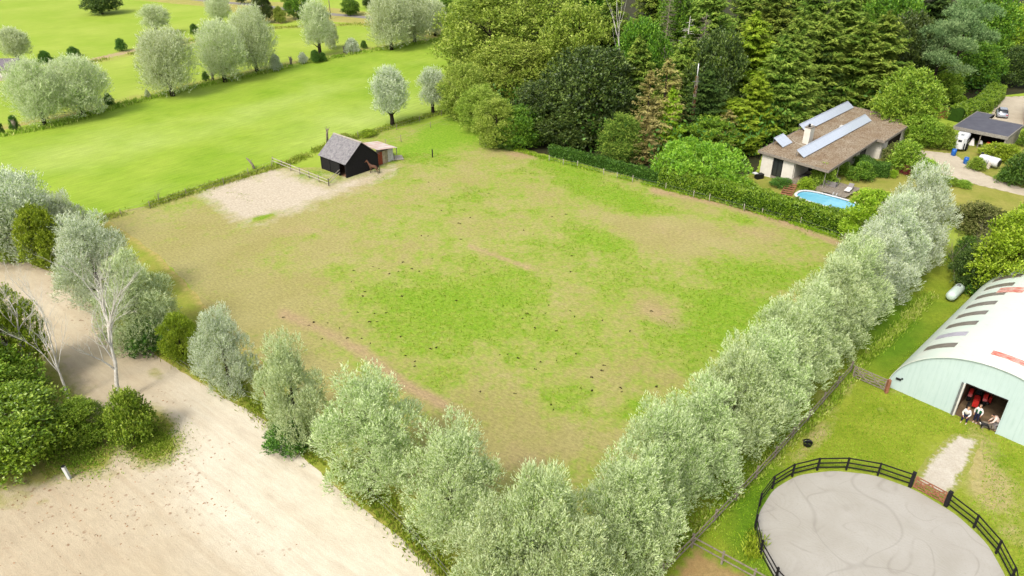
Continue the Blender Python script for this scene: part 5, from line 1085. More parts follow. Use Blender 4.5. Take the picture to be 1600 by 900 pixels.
def single(name, label, cat, px, h, r_, m, tilt=(0, 0), sq=False):
    x, y = at(*px); t = thing(name, label, cat, (x, y, 0)); t.rotation_euler = (tilt[0], tilt[1], 0)
    mb = MB(); (mb.box((0, 0, h / 2), (r_ * 2, r_ * 2, h)) if sq else mb.tube([(0, 0, -.1), (0, 0, h)], r_, 8)); mb.build('post', M[m], t); return t
t = single('marker_post', 'short white marker post on the sand below the oak clump', 'post', (109, 748), 1.15, .1, 'whiteplastic', (0, -.12), True); MB().box((0, 0, 1.19), (.22, .22, .06)).build('cap', M['black'], t)
t = single('marker_post', 'short white marker post at the foot of the slim lone willow', 'post', (309, 575), 1.0, .09, 'whiteplastic', (0, -.05), True); MB().box((0, 0, 1.03), (.2, .2, .05)).build('cap', M['black'], t)
t = single('thin_pole', 'thin dark pole on the verge left of the dark-footed willow', 'post', (417, 632), 1.4, .05, 'redwood'); MB().box((0, 0, 1.42), (.12, .12, .05)).build('cap', M['blackwood'], t)
t = single('fence_post', 'short black post standing alone right of the stable yard', 'post', (676, 246), 1.2, .09, 'blackwood'); MB().box((0, 0, 1.22), (.2, .2, .04)).build('cap', M['blackwood'], t)
x, y = at(750, 226); t = thing('braced_post', 'leaning pale strut against a post at the corner of the wood', 'post', (x, y, 0)); MB().tube([(0, 0, -.1), (0, 0, 1.5)], .07).build('post', M['greywood'], t); MB().tube([(.05, -.02, 1.3), (1.1, -.7, 0)], .05).build('strut', M['palewood'], t)
x, y = at(398, 264); t = thing('dead_tree', 'pale leaning dead trunk on the bank left of the stable', 'dead tree', (x, y, 0)); MB().tube([(0, 0, -.1), (-.3, .1, .7), (-.75, .2, 1.3), (-1.05, .25, 1.6)], [.2, .17, .13, .08], 7).build('trunk', M['deadwood'], t); MB().tube([(-.5, .15, 1.0), (-.3, .3, 1.4)], [.07, .03], 5).build('branch', M['deadwood'], t)
x, y = at(508, 232); stx = thing('dead_tree', 'forked pale snag sticking up behind the stable ridge', 'dead tree', (x - .3, y + 3., 0)); MB().tube([(0, 0, -.1), (.1, 0, 1.4), (.3, 0, 2.2)], [.22, .18, .1], 7).build('trunk', M['deadwood'], stx)
for k in range(3): MB().tube([(.15, 0, 1.6), (.25 + .4 * math.cos(k * 2), .4 * math.sin(k * 2), 2.5)], [.08, .03], 5).build('branch', M['deadwood'], stx)
x, y = at(288, 309); bare('bare_bush', 'small bare thorn bush on the bank left of the sand patch', 'bare bush', at(249, 315)[0], at(249, 315)[1], 1.6, 51, 'greywood', (0, 0), .9, 2, .05, 9, None, .05)

# ---------------------------------------------------------------- stable
sb = thing('stable', 'black timber stable with a grey pitched roof and an open corner doorway', 'stable', (-23.2, 98.6, 0), math.atan2(.755, .656))   # local x along the gable, local y along the eave
GW, SLEN, EZ1, RZ, EZ2, RX = 5.76, 5.8, 2.18, 4.4, 2.05, 2.89
def board(mb_name, c, d, par, m, **k): return MB().box(c, d, **k).build(mb_name, M[m], par)
# gable boards (horizontal courses)
def gx(z): return (0 if z < EZ1 else (z - EZ1) / (RZ - EZ1) * RX, GW if z < EZ2 else GW - (z - EZ2) / (RZ - EZ2) * (GW - RX))
nc = 16; bh = RZ / nc
for k in range(nc):
    z0, z1 = k * bh, (k + 1) * bh - .012; (a0, b0), (a1, b1) = gx(z0), gx(z1)
    MB().add([(a0, -.03, z0), (b0, -.03, z0), (b1, -.0, z1), (a1, -.0, z1), (a0, .04, z0), (b0, .04, z0), (b1, .04, z1), (a1, .04, z1)], [(0, 1, 2, 3), (7, 6, 5, 4), (0, 4, 5, 1), (3, 2, 6, 7), (0, 3, 7, 4), (1, 5, 6, 2)]).build('board', M['blackwood'], sb)
    MB().add([(a0, SLEN - .04, z0), (b0, SLEN - .04, z0), (b1, SLEN - .04, z1), (a1, SLEN - .04, z1), (a0, SLEN + .03, z0), (b0, SLEN + .03, z0), (b1, SLEN, z1), (a1, SLEN, z1)], [(0, 1, 2, 3), (7, 6, 5, 4), (0, 4, 5, 1), (3, 2, 6, 7), (0, 3, 7, 4), (1, 5, 6, 2)]).build('board', M['blackwood'], sb)
for k in range(8):
    z = (k + .5) * EZ1 / 8; board('board', (0, 1.55 + (SLEN - 1.55) / 2, z), (.05, SLEN - 1.6, EZ1 / 8 - .012), sb, 'blackwood')
    board('board', (GW, SLEN / 2, z * .94), (.05, SLEN - .1, EZ2 / 8 - .012), sb, 'blackwood')
for p in ((0, .08), (0, 1.5), (0, 3.7), (0, SLEN - .08)): board('corner_post', (p[0] - .03, p[1], EZ1 / 2), (.12, .12, EZ1), sb, 'blackwood')
M['stable_in'] = pm('stable_earth', (160, 120, 92), (110, 84, 66), 2, .95, .1); board('floor', (GW / 2, SLEN / 2, .02), (GW - .2, SLEN - .2, .03), sb, 'stable_in')
M['greyroof'] = pm('grey_fibre_cement', (164, 160, 158), (128, 122, 124), 2.2, .85, .2, .01)
nb = NB('corrugated_fibre_cement', .85, .2); wv = nb.n('ShaderNodeTexWave'); wv.bands_direction = 'Y'; nb.put(wv, 'Vector', nb.co); nb.put(wv, 'Scale', 3.); nb.col(nb.mix(nb.rng(nb.noise(3, 5, .7), .35, .68), base((172, 168, 166)), base((120, 116, 120)))); nb.bump(wv.outputs['Fac'], .04, .8); M['greyroof'] = nb.m
for k in range(6):
    w6 = (SLEN + .5) / 6; yc = -.25 + (k + .5) * w6
    for (xa, za, xb, zb_) in ((-.28, EZ1 - .2, RX, RZ + .05), (GW + .25, EZ2 - .17, RX, RZ + .05)):
        for h0, h1, e in ((0, .52, .0), (.5, 1, .02)):
            p = (xa + (xb - xa) * h0, yc, za + (zb_ - za) * h0 + .06 + e); q_ = (xa + (xb - xa) * h1, yc, za + (zb_ - za) * h1 + .06 + e); MB().bar(p, q_, w6 - .015, .03).build('roof_sheet', M['greyroof'], sb)
MB().bar((RX, -.3, RZ + .14), (RX, SLEN + .3, RZ + .14), .3, .06).build('ridge_cap', M['palewood'], sb)
# lean-to
lt = thing('lean_to', 'lean-to shed with pale rusty roof and mixed rust, tan and white panels', 'shed', tuple(sb.matrix_world.translation) if False else (-23.2, 98.6, 0), math.atan2(.755, .656))
pal = [('panel', (190, 96, 66)), ('panel', (178, 90, 62)), ('panel', (214, 196, 164)), ('panel', (186, 172, 140)), ('panel', (234, 230, 222)), ('panel', (240, 238, 232))]
for k, (nm, cc_) in enumerate(pal):
    mt_ = pm('panel_paint_%s' % 'abcdef'[k], cc_, tuple(int(v * .82) for v in cc_), 4, .85, .2, .01); ww = 3.1 / 6
    MB().box((GW + .25 + ww * (k + .5), 0.6, .98 - .02 * (k % 2)), (ww - .02, .05, 1.9)).build('panel', mt_, lt)
for k in range(5): MB().box((GW + 3.3, 1.0 + k * .78, .95), (.05, .72, 1.85)).build('panel', M['greywood'], lt)
nb = NB('pale_rusty_sheet', .6, .3); nb.col(nb.mix(nb.rng(nb.noise(1.1, 5, .7, vec=nb.mapv((.5, 1.5, 1))), .4, .66), base((236, 226, 216)), base((214, 168, 146)))); nb.bump(nb.noise(6, 3), .02); M['rustpale'] = nb.m
for k in range(5): yb = -.05 + k * .9; MB().bar((GW + .02 - (.9 if yb > 5.7 else 0), yb + .42, 2.62), (GW + 3.7, yb + .42, 2.05), .87, .03).build('roof_sheet', M['rustpale'], lt)
MB().bar((GW + 3.6, .05, 1.0), (GW + 3.6, .05, 1.99), .08, .08).build('post', M['greywood'], lt); MB().box((GW + 3.5, .6, .5), (.08, .08, 1.1)).build('post', M['greywood'], lt)
x, y = at(617, 248); pl = thing('pallet', 'pale flat pallet lying in the grass beside the lean-to', 'pallet', (x, y, 0), .3)
for k in range(5): MB().box((0, -.8 + k * .4, .14), (2.4, .3, .04)).build('slat', M['palewood'], pl)
for k in (-1, 0, 1): MB().box((k * 1., 0, .06), (.12, 1.9, .1)).build('bearer', M['greywood'], pl)

# ---------------------------------------------------------------- bungalow
HO = (41.82, 92.9); HRZ = math.atan2(.720, .694); house = thing('bungalow', 'white bungalow with a low brown mossy roof, solar panels and a white chimney', 'house', (HO[0], HO[1], 0), HRZ)
def zr(x, y): return 3.2 + .036 * y
rp = [(0, 0), (17.7, .45), (17.7, -.7), (30, -.45), (30, 4.6), (31.3, 4.6), (31.3, 10.6), (0, 10.2)]
nb = NB('mossy_gravel_roof', .95, .1); c = nb.mix(nb.rng(nb.noise(.5, 5, .65), .35, .65), base((154, 132, 104)), base((180, 166, 142))); c = nb.mix(nb.rng(nb.noise(5, 5, .75), .48, .6), c, base((112, 84, 60))); c = nb.mix(nb.rng(nb.noise(9, 4, .8), .57, .66), c, base((232, 220, 198))); nb.col(c); nb.bump(nb.noise(9, 4), .08, 1.); M['mossroof'] = nb.m
MB().prism(rp, lambda x, y: zr(x, y) - .12, zr).build('roof', M['mossroof'], house)
M['fascia'] = pm('weathered_fascia', (168, 156, 140), (126, 118, 108), 3, .85, .2, .005)
for i in range(len(rp)):
    (x0, y0), (x1, y1) = rp[i], rp[(i + 1) % len(rp)]; MB().bar((x0, y0, zr(x0, y0) - .14), (x1, y1, zr(x1, y1) - .14), .08, .34).build('fascia', M['fascia'], house)
M['stucco'] = pm('white_stucco', (244, 238, 224), (228, 220, 204), 1.2, .9, .15, .005)
def wl(x0, y0, x1, y1, name='wall', z0=0., m='stucco', t=.25, z1=None):
    zt = (zr((x0 + x1) / 2, (y0 + y1) / 2) - .14) if z1 is None else z1; return MB().bar((x0, y0, (z0 + zt) / 2), (x1, y1, (z0 + zt) / 2), t, zt - z0).build(name, M[m], house)
wl(.6, 8.0, .6, 9.6); wl(.6, 4.9, .6, 6.5); wl(.6, 6.5, .6, 8.0, 'sill_wall', 0, 'fascia', .2, .35)
wl(.6, 9.6, 30, 9.6); wl(30., 9.6, 30., -.1); wl(5.4, 2.0, 9.5, 2.0, 'glazing', .1, 'glass', .06); wl(5.4, 4.9, 5.4, 2.0, 'glazing', .1, 'glass', .06); wl(.75, 4.95, 5.4, 4.95)
wl(9.5, 1.95, 16.0, 1.95); wl(18.8, 1.9, 18.8, -.15, 'wall'); wl(18.9, -.05, 21., -.05); wl(21, -.05, 26.6, -.05, 'garage_door', 0, 'dark', .1); wl(26.6, -.05, 30, -.05)
MB().box((5.2, .9, .25), (1, 1, .5)).build('planter', M['greywood'], house); 
MB().box((3., 2.7, .28), (5.6, 5., .5)).build('terrace', M['greywood'], house); MB().bar((.5, .5, 1.7), (.5, .51, 1.7), .14, 2.9).build('post', M['stucco'], house); MB().bar((4.8, .5, 1.7), (4.8, .51, 1.7), .14, 2.9).build('post', M['stucco'], house)
def window(x0, y0, x1, y1, z0, z1, panes, out):
    fr = MB(); dx, dy = x1 - x0, y1 - y0
    fr.bar((x0, y0, z0), (x1, y1, z0), .12, .08); fr.bar((x0, y0, z1), (x1, y1, z1), .12, .08)
    for k in range(panes + 1): t = k / panes; x, y = x0 + dx * t, y0 + dy * t; fr.bar((x, y, z0 + .04), (x, y, z1 - .04), .08, .1)
    f = fr.build('window', M['black'], house); ox, oy = out
    for k in range(panes):
        t0, t1 = (k + .06) / panes, (k + .94) / panes; MB().bar((x0 + dx * t0 + ox * .0, y0 + dy * t0 + oy * .0, (z0 + z1) / 2), (x0 + dx * t1, y0 + dy * t1, (z0 + z1) / 2), .03, z1 - z0 - .1).build('pane', M['glass'], f)
window(.58, 6.6, .58, 7.9, .4, 3.2, 2, (-1, 0)); window(16.0, 1.95, 18.7, 1.95, .3, 3.0, 4, (0, -1))
for (a, b) in ((13.4, 14.2),): window(a, 1.78, b, 1.78, 1.0, 2.6, 1, (0, -1))
# chimney
c_ = MB().box((8.3, 6.9, 4.55), (1.35, .9, 2.5)).build('chimney', M['stucco'], house)
MB().box((8.3, 6.9, 5.83), (1.5, 1.02, .1)).build('cap', M['fascia'], c_); MB().tube([(8.0, 6.9, 5.88), (8.0, 6.9, 6.3)], .16, 10).build('flue', M['black'], c_); MB().tube([(8.6, 6.9, 5.88), (8.6, 6.9, 6.1)], .2, 10).build('flue', M['white'], c_)
# solar arrays
nb = NB('solar_panel_face', .18, .6); br = nb.n('ShaderNodeTexBrick'); nb.put(br, 'Vector', nb.mapv((1, 1, 1))); nb.put(br, 'Scale', 6.); nb.put(br, 'Color1', base((206, 214, 226))); nb.put(br, 'Color2', base((198, 208, 220))); nb.put(br, 'Mortar', base((226, 232, 238))); nb.put(br, 'Mortar Size', .01); br.offset = 0; nb.t.links.new(br.outputs[0], nb.b.inputs['Base Color']); M['solar'] = nb.m  # pale cell colours carry a painted reflection of the sky
def solar(x0, n, yl, yh, zl, zh, wd=.99):
    ar = link(bpy.data.objects.new('solar_array', MB().bar((x0, yl + .1, zl - .05), (x0 + n * wd, yl + .1, zl - .05), .06, .05).bar((x0, yh - .1, zh - .06), (x0 + n * wd, yh - .1, zh - .06), .06, .05).mesh('array_rail')), house); ar.data.materials.append(M['steel'])
    legs = MB()
    for k in range(0, n + 1, 3): legs.bar((x0 + k * wd, yh - .12, zr(0, yh) - .02), (x0 + k * wd, yh - .12, zh - .08), .05, .05)
    lg = legs.build('array_leg', M['steel'], ar)
    L = math.hypot(yh - yl, zh - zl); me = MB().box((0, 0, 0), (wd - .035, L, .04)).mesh('panel'); me.materials.append(M['solar'])
    for k in range(n):
        o = inst('panel', me, ar, (x0 + (k + .5) * wd, (yl + yh) / 2, (zl + zh) / 2)); o.rotation_euler = (math.atan2(zh - zl, yh - yl), 0, 0)
solar(12.6, 18, 9.15, 10.35, 3.66, 4.5); solar(1.8, 24, 4.35, 5.55, 3.5, 4.32); solar(3.6, 3, 8.3, 9.9, 3.6, 4.6)
MB().box((18.9, 6.2, 3.6), (.9, .7, .28)).build('roof_hatch', M['white'], house)
mb = MB(); mb.tube([(6.2, 4.9, 3.4), (6.5, 6.4, 3.5), (7.2, 8.2, 3.52), (8.3, 9.4, 3.56)], .05, 5); mb.build('roof_cable', M['palewood'], house)

# pool, deck, steps, patio things
pc = np.array([40.6, 88.1]); pd = np.array([.72, -.69]); pool = thing('pool', 'oval above-ground swimming pool with a white rim and blue water', 'pool', (pc[0], pc[1], 0), math.atan2(pd[1], pd[0]))
def oval(a, b, n=40, p=3.): return [(a * math.copysign(abs(math.cos(t)) ** (2 / p), math.cos(t)), b * math.copysign(abs(math.sin(t)) ** (2 / p), math.sin(t))) for t in np.linspace(0, 2 * math.pi, n, endpoint=False)]
def ringwall(o, i, z0, z1):
    n = len(o); v = [(x, y, z0) for x, y in o] + [(x, y, z1) for x, y in o] + [(x, y, z1) for x, y in i] + [(x, y, z0) for x, y in i]; mb = MB(); f = []
    for k in range(n): q = (k + 1) % n; f += [(k, q, n + q, n + k), (n + k, n + q, 2 * n + q, 2 * n + k), (2 * n + k, 2 * n + q, 3 * n + q, 3 * n + k)]
    return mb.add(v, f)
ringwall(oval(4.3, 2.0), oval(4.22, 1.92), 0, .88).build('wall', M['steel'], pool); ringwall(oval(4.42, 2.12), oval(4.12, 1.82), .88, .96).build('rim', M['whiteplastic'], pool)
nb = NB('pool_water', .05, .5); nb.col(nb.mix(nb.rng(nb.noise(.7, 4), .35, .65), base((142, 212, 230)), base((116, 196, 220)))); nb.bump(nb.noise(2.5, 3), .03, .4); MB().prism(oval(4.18, 1.88), .5, .8).build('water', nb.m, pool)
lad = MB()
for s in (-.22, .22): lad.tube([(-.2 + s, 2.5, 0), (-.2 + s, 2.2, 1.4), (-.2 + s, 1.9, 1.4), (-.2 + s, 1.8, .7)], .03, 6)
for z in (.3, .6, .9): lad.tube([(-.42, 2.45 - z * .2, z), (.02, 2.45 - z * .2, z)], .025, 5)
lad.build('ladder', M['whiteplastic'], pool)
dk = thing('deck', 'grey timber deck beside the pool', 'deck', (41.6, 92.3, 0), math.atan2(-2.0, 1.9)); 
for k in range(20): MB().box((1.15, .12 + k * .235, .48), (3.3, .215, .05)).build('plank', M['greywood'], dk)
for x in (-.3, 1.1, 2.5): MB().box((x, 2.3, .34), (.1, 4.5, .2)).build('joist', M['greywood'], dk)
for x in (-.3, 2.5):
    for y in (.2, 4.4): MB().box((x, y, .12), (.1, .1, .24)).build('leg', M['greywood'], dk)
st = thing('wooden_steps', 'red-brown open wooden steps left of the pool', 'steps', (36.5, 92.2, 0), math.atan2(3.1, 1.8))
for k in range(6): MB().box((.25 + k * .52, 0, .1 + k * .11), (.34, 1.5, .05)).build('tread', M['redwood'], st)
for s in (-.72, .72): MB().bar((0, s, .0), (3.2, s, .62), .05, .14).build('stringer', M['redwood'], st)
sf = thing('outdoor_sofa', 'light grey outdoor sofa with a pink cushion on the terrace', 'sofa', (43.1, 94.6, .5), HRZ + 1.57); MB().box((0, 0, .22), (1.9, .8, .4)).build('seat', M['greycloth'], sf); MB().box((0, .36, .55), (1.9, .14, .4)).build('backrest', M['greycloth'], sf); MB().box((.5, .1, .5), (.5, .4, .18)).build('cushion', M['pinkcloth'], sf)
lo = thing('sun_lounger', 'grey padded lounger at the right end of the deck', 'sun lounger', (44.9, 92.6, .5), HRZ + .1); MB().bar((-1.0, 0, .3), (.5, 0, .3), .65, .1).build('seat', M['whitecloth'], lo); MB().bar((.5, 0, .3), (1.1, 0, .7), .65, .1).build('backrest', M['greycloth'], lo)
for sx in (-.8, .4):
    for sy in (-.28, .28): MB().box((sx, sy, .12), (.06, .06, .25)).build('leg', M['steel'], lo)
tbm = thing('garden_table', 'dark garden table under the terrace roof', 'table', (40.3, 96.4, .53), HRZ); MB().box((0, 0, .72), (1.6, .9, .05)).build('tabletop', M['blackwood'], tbm)
for sx in (-.7, .7):
    for sy in (-.38, .38): MB().box((sx, sy, .35), (.06, .06, .7)).build('leg', M['blackwood'], tbm)
x, y = at(1185, 278); bn = thing('garden_bin', 'dark box with a white lid at the left corner of the bungalow', 'box', (x, y - .2, 0), .4); MB().box((0, 0, .35), (1.1, .7, .7)).build('body', M['black'], bn); MB().box((-.5, .3, .75), (.6, .6, .12)).build('lid', M['whiteplastic'], bn)

# ---------------------------------------------------------------- carport and what stands by it
cpt = thing('carport', 'open carport with a flat dark roof and pale gravel fascia', 'carport', (69.52, 114.19, 0), math.atan2(-.705, .709))
M['felt'] = pm('dark_roof_felt', (104, 104, 112), (88, 88, 98), .8, .8, .25, .01)
cp = [(0, 0), (7.66, 0), (7.66, 8.7), (3.3, 8.9), (3.4, 11.6), (0, 11.8)]
cp = [(0, 0), (7.66, 0), (7.66, 8.6), (2.6, 8.6), (2.6, 11.6), (0, 11.6)]
MB().prism(cp, 2.45, 2.6).build('roof', M['felt'], cpt); M['cfascia'] = pm('gravel_fascia', (176, 170, 156), (136, 130, 120), 6, .9, .15, .02)
for i in range(len(cp)):
    (x0, y0), (x1, y1) = cp[i], cp[(i + 1) % len(cp)]; MB().bar((x0, y0, 2.42), (x1, y1, 2.42), .12, .5 if i in (0, 5, 1) else .46).build('fascia', M['cfascia'] if i != 3 else M['dark'], cpt)
M['brick'] = pm('red_brick_masonry', (176, 92, 72), (140, 74, 60), 3, .9, .15, .01)
MB().bar((.2, 4.2, 1.1), (7.4, 4.2, 1.1), .2, 2.2).build('back_wall', M['dark'], cpt); MB().bar((7.4, .3, 1.1), (7.4, 8.4, 1.1), .2, 2.2).build('side_wall', M['palewood'], cpt); MB().bar((.2, 4.2, 1.1), (.2, 11.4, 1.1), .2, 2.2).build('side_wall', M['dark'], cpt)
for x in (.2, 4.): MB().box((x, .3, 1.1), (.14, .14, 2.2)).build('post', M['greywood'], cpt)
def cl(x, y): v = Matrix.Rotation(math.atan2(-.705, .709), 3, 'Z') @ Vector((x, y, 0)); return (69.52 + v.x, 114.19 + v.y, 0)
for (x, y, nm, lb, cat, m, kind) in [(2.9, 1.2, 'covered_chair', 'white draped pointed thing under the carport, next to the horse trailer', 'garden chair', 'whitecloth', 0), (4.0, 1.4, 'motor_mower', 'pale ride-on mower under the middle of the carport', 'mower', 'whiteplastic', 1), (5.1, 1.4, 'red_cart', 'red cart under the carport', 'cart', 'red', 1), (6.3, 1.3, 'white_cart', 'pale cart at the right end under the carport', 'cart', 'white', 1)]:
    t = thing(nm, lb, cat, cl(x, y), HR + .3)
    if kind == 0: MB().add([(-.4, -.4, 0), (.4, -.4, 0), (.4, .4, 0), (-.4, .4, 0), (-.1, -.1, 1.1), (.1, -.1, 1.15), (.1, .1, 1.1), (-.1, .1, 1.05)], [(0, 1, 5, 4), (1, 2, 6, 5), (2, 3, 7, 6), (3, 0, 4, 7), (4, 5, 6, 7)]).build('cover', M[m], t); MB().box((0, 0, .3), (.5, .5, .5)).build('seat', M['greywood'], t)
    else: MB().box((0, .1, .55), (.6, .8, .35)).box((0, -.35, .75), (.4, .3, .5)).build('body', M[m], t); MB().tube([(0, .4, .7), (0, .6, 1.05)], .03).build('handle', M['black'], t); [wheel(t, s * .32, yy, .2, .1) for s in (-1, 1) for yy in (-.3, .4)]
# horse trailer
x, y = at(1503, 237); ht = thing('horse_trailer', 'white horse trailer with black window stripes standing at the carport', 'horse trailer', (x + .1, y + 1.1, 0), R(-128))
MB().prism([(-1.5, -.85), (1.1, -.85), (1.55, -.45), (1.55, .45), (1.1, .85), (-1.5, .85)], .5, 2.2).build('body', M['whiteplastic'], ht); MB().prism([(-1.45, -.75), (1.0, -.75), (1.35, -.4), (1.35, .4), (1.0, .75), (-1.45, .75)], 2.2, 2.38).build('roof', M['whiteplastic'], ht)
for s in (-1, 1):
    MB().box((-.1, s * .87, 1.75), (2.2, .04, .35)).build('window', M['black'], ht); MB().box((-.2, s * .87, 1.0), (2.4, .03, .5)).build('stripe', M['black'], ht); MB().box((-.2, s * .95, .72), (1.5, .22, .08)).build('mudguard', M['black'], ht)
    for xx in (-.6, .2): wheel(ht, xx, s * .95, .32, .18)
    MB().box((1.34, s * .6, 1.0), (.05, .5, .9), rz=s * -.8).build('front_panel', M['black'], ht)
MB().box((1.57, 0, 1.75), (.03, .5, .3)).build('window', M['black'], ht); MB().bar((1.5, 0, .5), (2.7, 0, .45), .12, .1).build('drawbar', M['black'], ht); MB().tube([(2.3, 0, .0), (2.3, 0, .6)], .05).build('jockey_wheel', M['steel'], ht)
MB().box((.4, 0, 2.4), (.5, .4, .06)).build('roof_vent', M['steel'], ht)
def barrel(px, label):
    x, y = at(*px); b = thing('barrel', label, 'barrel', (x, y, 0), 0, 'blue barrels by the drive'); MB().tube([(0, 0, 0), (0, 0, .03), (0, 0, .3), (0, 0, .34), (0, 0, .6), (0, 0, .64), (0, 0, .95)], [.3, .33, .33, .36, .33, .35, .31], 14).build('drum', M['blue'], b); MB().tube([(0, 0, .955), (0, 0, .99)], .32, 14).build('lid', M['blue'], b)
barrel((1489, 243), 'left blue barrel, touching the horse trailer'); barrel((1508, 256), 'right blue barrel, standing alone at the drive edge')
def capsule(name, label, p, q, z, r_, m, endm=None, dome=.35):
    p = Vector((*p, 0)); q = Vector((*q, 0)); L = (q - p).length; t = thing(name, label, 'tank', (p + q) / 2, math.atan2((q - p).y, (q - p).x)); xs = [-L / 2, -L / 2 + .03, -L / 2 + dome * .4, -L / 2 + dome, L / 2 - dome, L / 2 - dome * .4, L / 2 - .03, L / 2]
    MB().tube([(x, 0, z) for x in xs], [r_ * k for k in (.15, .5, .85, 1, 1, .85, .5, .15)], 18).build('shell', M[m], t); return t, L
M['tankgreen'] = pm('pale_green_tank', (226, 240, 228), (206, 226, 212), 1.5, .45, .35)
t, L = capsule('gas_tank', 'pale green-white gas tank on the grass beside the arched hall', at(1484, 465, .6), at(1501, 449, .6), .65, .5, 'tankgreen'); MB().tube([(L * .2, 0, 1.1), (L * .2, 0, 1.25)], .16, 10).build('valve_hood', M['steel'], t)
for s in (-.5, .5): MB().box((s * L * .55, 0, .1), (.12, .6, .24)).build('foot', M['steel'], t)
t, L = capsule('storage_tank', 'big silvery white cylindrical tank lying beside the drive', at(1531, 246, 1.), at(1562, 255, 1.), .95, .68, 'whiteplastic', dome=.2)
for s in (-.12, .12): MB().tube([(s, 0, .95), (s + .05, 0, .95)], .7, 18).build('band', M['steel'], t)
MB().tube([(L / 2 - .04, 0, .95), (L / 2 + .03, 0, .95)], .5, 16).build('end_plate', M['black'], t); MB().tube([(-L / 2 + .2, 0, 1.6), (-L / 2 + .2, 0, 1.8)], .18, 10).build('lid', M['black'], t)
for s in (-.3, .45): MB().bar((s, -.9, .05), (s, -.62, .95), .45, .06).build('prop_board', M['palewood'], t); MB().box((s, 0, .15), (.2, 1., .3)).build('foot', M['greywood'], t)
# brick garden wall, brick house edge
bw = thing('brick_wall', 'low red brick garden wall left of the carport', 'wall', (74.2, 127.6, 0), 0); MB().bar((-.8, .2, .85), (5.2, -1.2, .85), .3, 1.7).build('masonry', M['brick'], bw); MB().bar((-.8, .2, 1.76), (5.2, -1.2, 1.76), .42, .1).build('coping', M['redwood'], bw)
bh_ = thing('brick_house', 'red brick house corner at the right photo edge beside the drive', 'house', (87.4, 124.6, 0), R(58)); MB().box((3., -3.2, 1.9), (9., 6., 3.8)).build('wall', M['brick'], bh_); MB().prism([(-1.8, -6.5), (7.8, -6.5), (7.8, .2), (-1.8, .2)], 3.81, 4.05).build('roof', M['felt'], bh_)
f_ = MB().box((3., -.16, 1.6), (1.3, .1, 1.4)).build('window', M['white'], bh_); MB().box((3., -.1, 1.6), (1.1, .04, 1.2)).build('pane', M['glass'], f_)
# car
M['silver'] = pm('silver_car_paint', (200, 206, 216), (188, 194, 206), .8, .25, .5, metal=.2)
car = thing('parked_car', 'silver grey car parked on the drive behind the carport', 'car', (86.2, 128.8, 0), R(62))
def loft(rows, mirror=True):
    vs = []; 
    for x, pts in rows: vs += [(x, y, z) for y, z in pts] + [(x, -y, z) for y, z in pts[::-1]]
    m = 2 * len(rows[0][1]); mb = MB(); f = [(i * m + k, i * m + (k + 1) % m, (i + 1) * m + (k + 1) % m, (i + 1) * m + k) for i in range(len(rows) - 1) for k in range(m)]; f += [tuple(range(m))[::-1], tuple((len(rows) - 1) * m + k for k in range(m))]
    return mb.add(vs, f, True)
loft([(-2.1, [(.6, .35), (.75, .6), (.65, .85)]), (-1.9, [(.8, .25), (.86, .6), (.76, .95)]), (-.8, [(.84, .22), (.9, .6), (.8, .97)]), (.8, [(.84, .22), (.9, .6), (.8, .95)]), (1.8, [(.8, .25), (.86, .55), (.72, .8)]), (2.1, [(.6, .35), (.72, .5), (.6, .65)])]).build('body', M['silver'], car)
loft([(-1.75, [(.7, .93), (.72, .97), (.6, 1.0)]), (-1.2, [(.76, .95), (.72, 1.2), (.56, 1.4)]), (.3, [(.76, .95), (.72, 1.25), (.58, 1.43)]), (1.1, [(.74, .93), (.7, .96), (.58, .98)])]).build('window', M['glass'], car)
MB().box((-.45, 0, 1.44), (1.5, 1.1, .04)).build('roof', M['silver'], car)
for sx in (-1.3, 1.3):
    for sy in (-.8, .8): wheel(car, sx, sy, .32, .2)
for s in (-.6, .6): MB().box((-2.06, s, .7), (.08, .26, .16)).build('tail_light', M['red'], car)

# ---------------------------------------------------------------- lattice mast, utility pole, far shed
x, y = at(1070, 232); H_m = height(1070, 232, 92); ms = thing('lattice_mast', 'rusty lattice mast with a white antenna tip standing in the wood', 'mast', (x + .2, y - 1.5, 0))
Lg = []
nb = NB('rusty_mast', .8, .2); nb.col(nb.mix(nb.rng(nb.noise(.6, 2), .45, .55), base((170, 160, 150)), base((150, 92, 60)))); M['mastm'] = nb.m
H_m = 11.5
for k in range(3): a = k * 2.094 + .3; MB().bar((.3 * math.cos(a), .3 * math.sin(a), 0), (.2 * math.cos(a), .2 * math.sin(a), H_m), .05, .05).build('leg', M['mastm'], ms)
mb = MB(); nn = 22
for i in range(nn):
    for k in range(3):
        a, b = k * 2.094 + .3, (k + 1) * 2.094 + .3; r1 = .3 - .1 * i / nn; r2 = .3 - .1 * (i + 1) / nn; mb.bar((r1 * math.cos(a), r1 * math.sin(a), H_m * i / nn), (r2 * math.cos(b), r2 * math.sin(b), H_m * (i + 1) / nn), .03, .03)
mb.build('lattice', M['mastm'], ms); MB().tube([(0, 0, H_m - .5), (0, 0, H_m + 1.8)], .07, 8).build('antenna', M['whiteplastic'], ms)
MB().tube([(-.6, 0, H_m - .8), (.6, 0, H_m - .8)], .03, 5).build('cross_arm', M['steel'], ms)
x, y = at(517, 29); up = thing('utility_pole', 'thin grey utility pole beside the far road', 'utility pole', (x, y, 0)); MB().tube([(0, 0, -.2), (0, 0, 9.)], [.14, .09], 8).build('pole', M['greywood'], up); MB().box((0, 0, 8.4), (1.4, .1, .1)).build('cross_arm', M['greywood'], up)
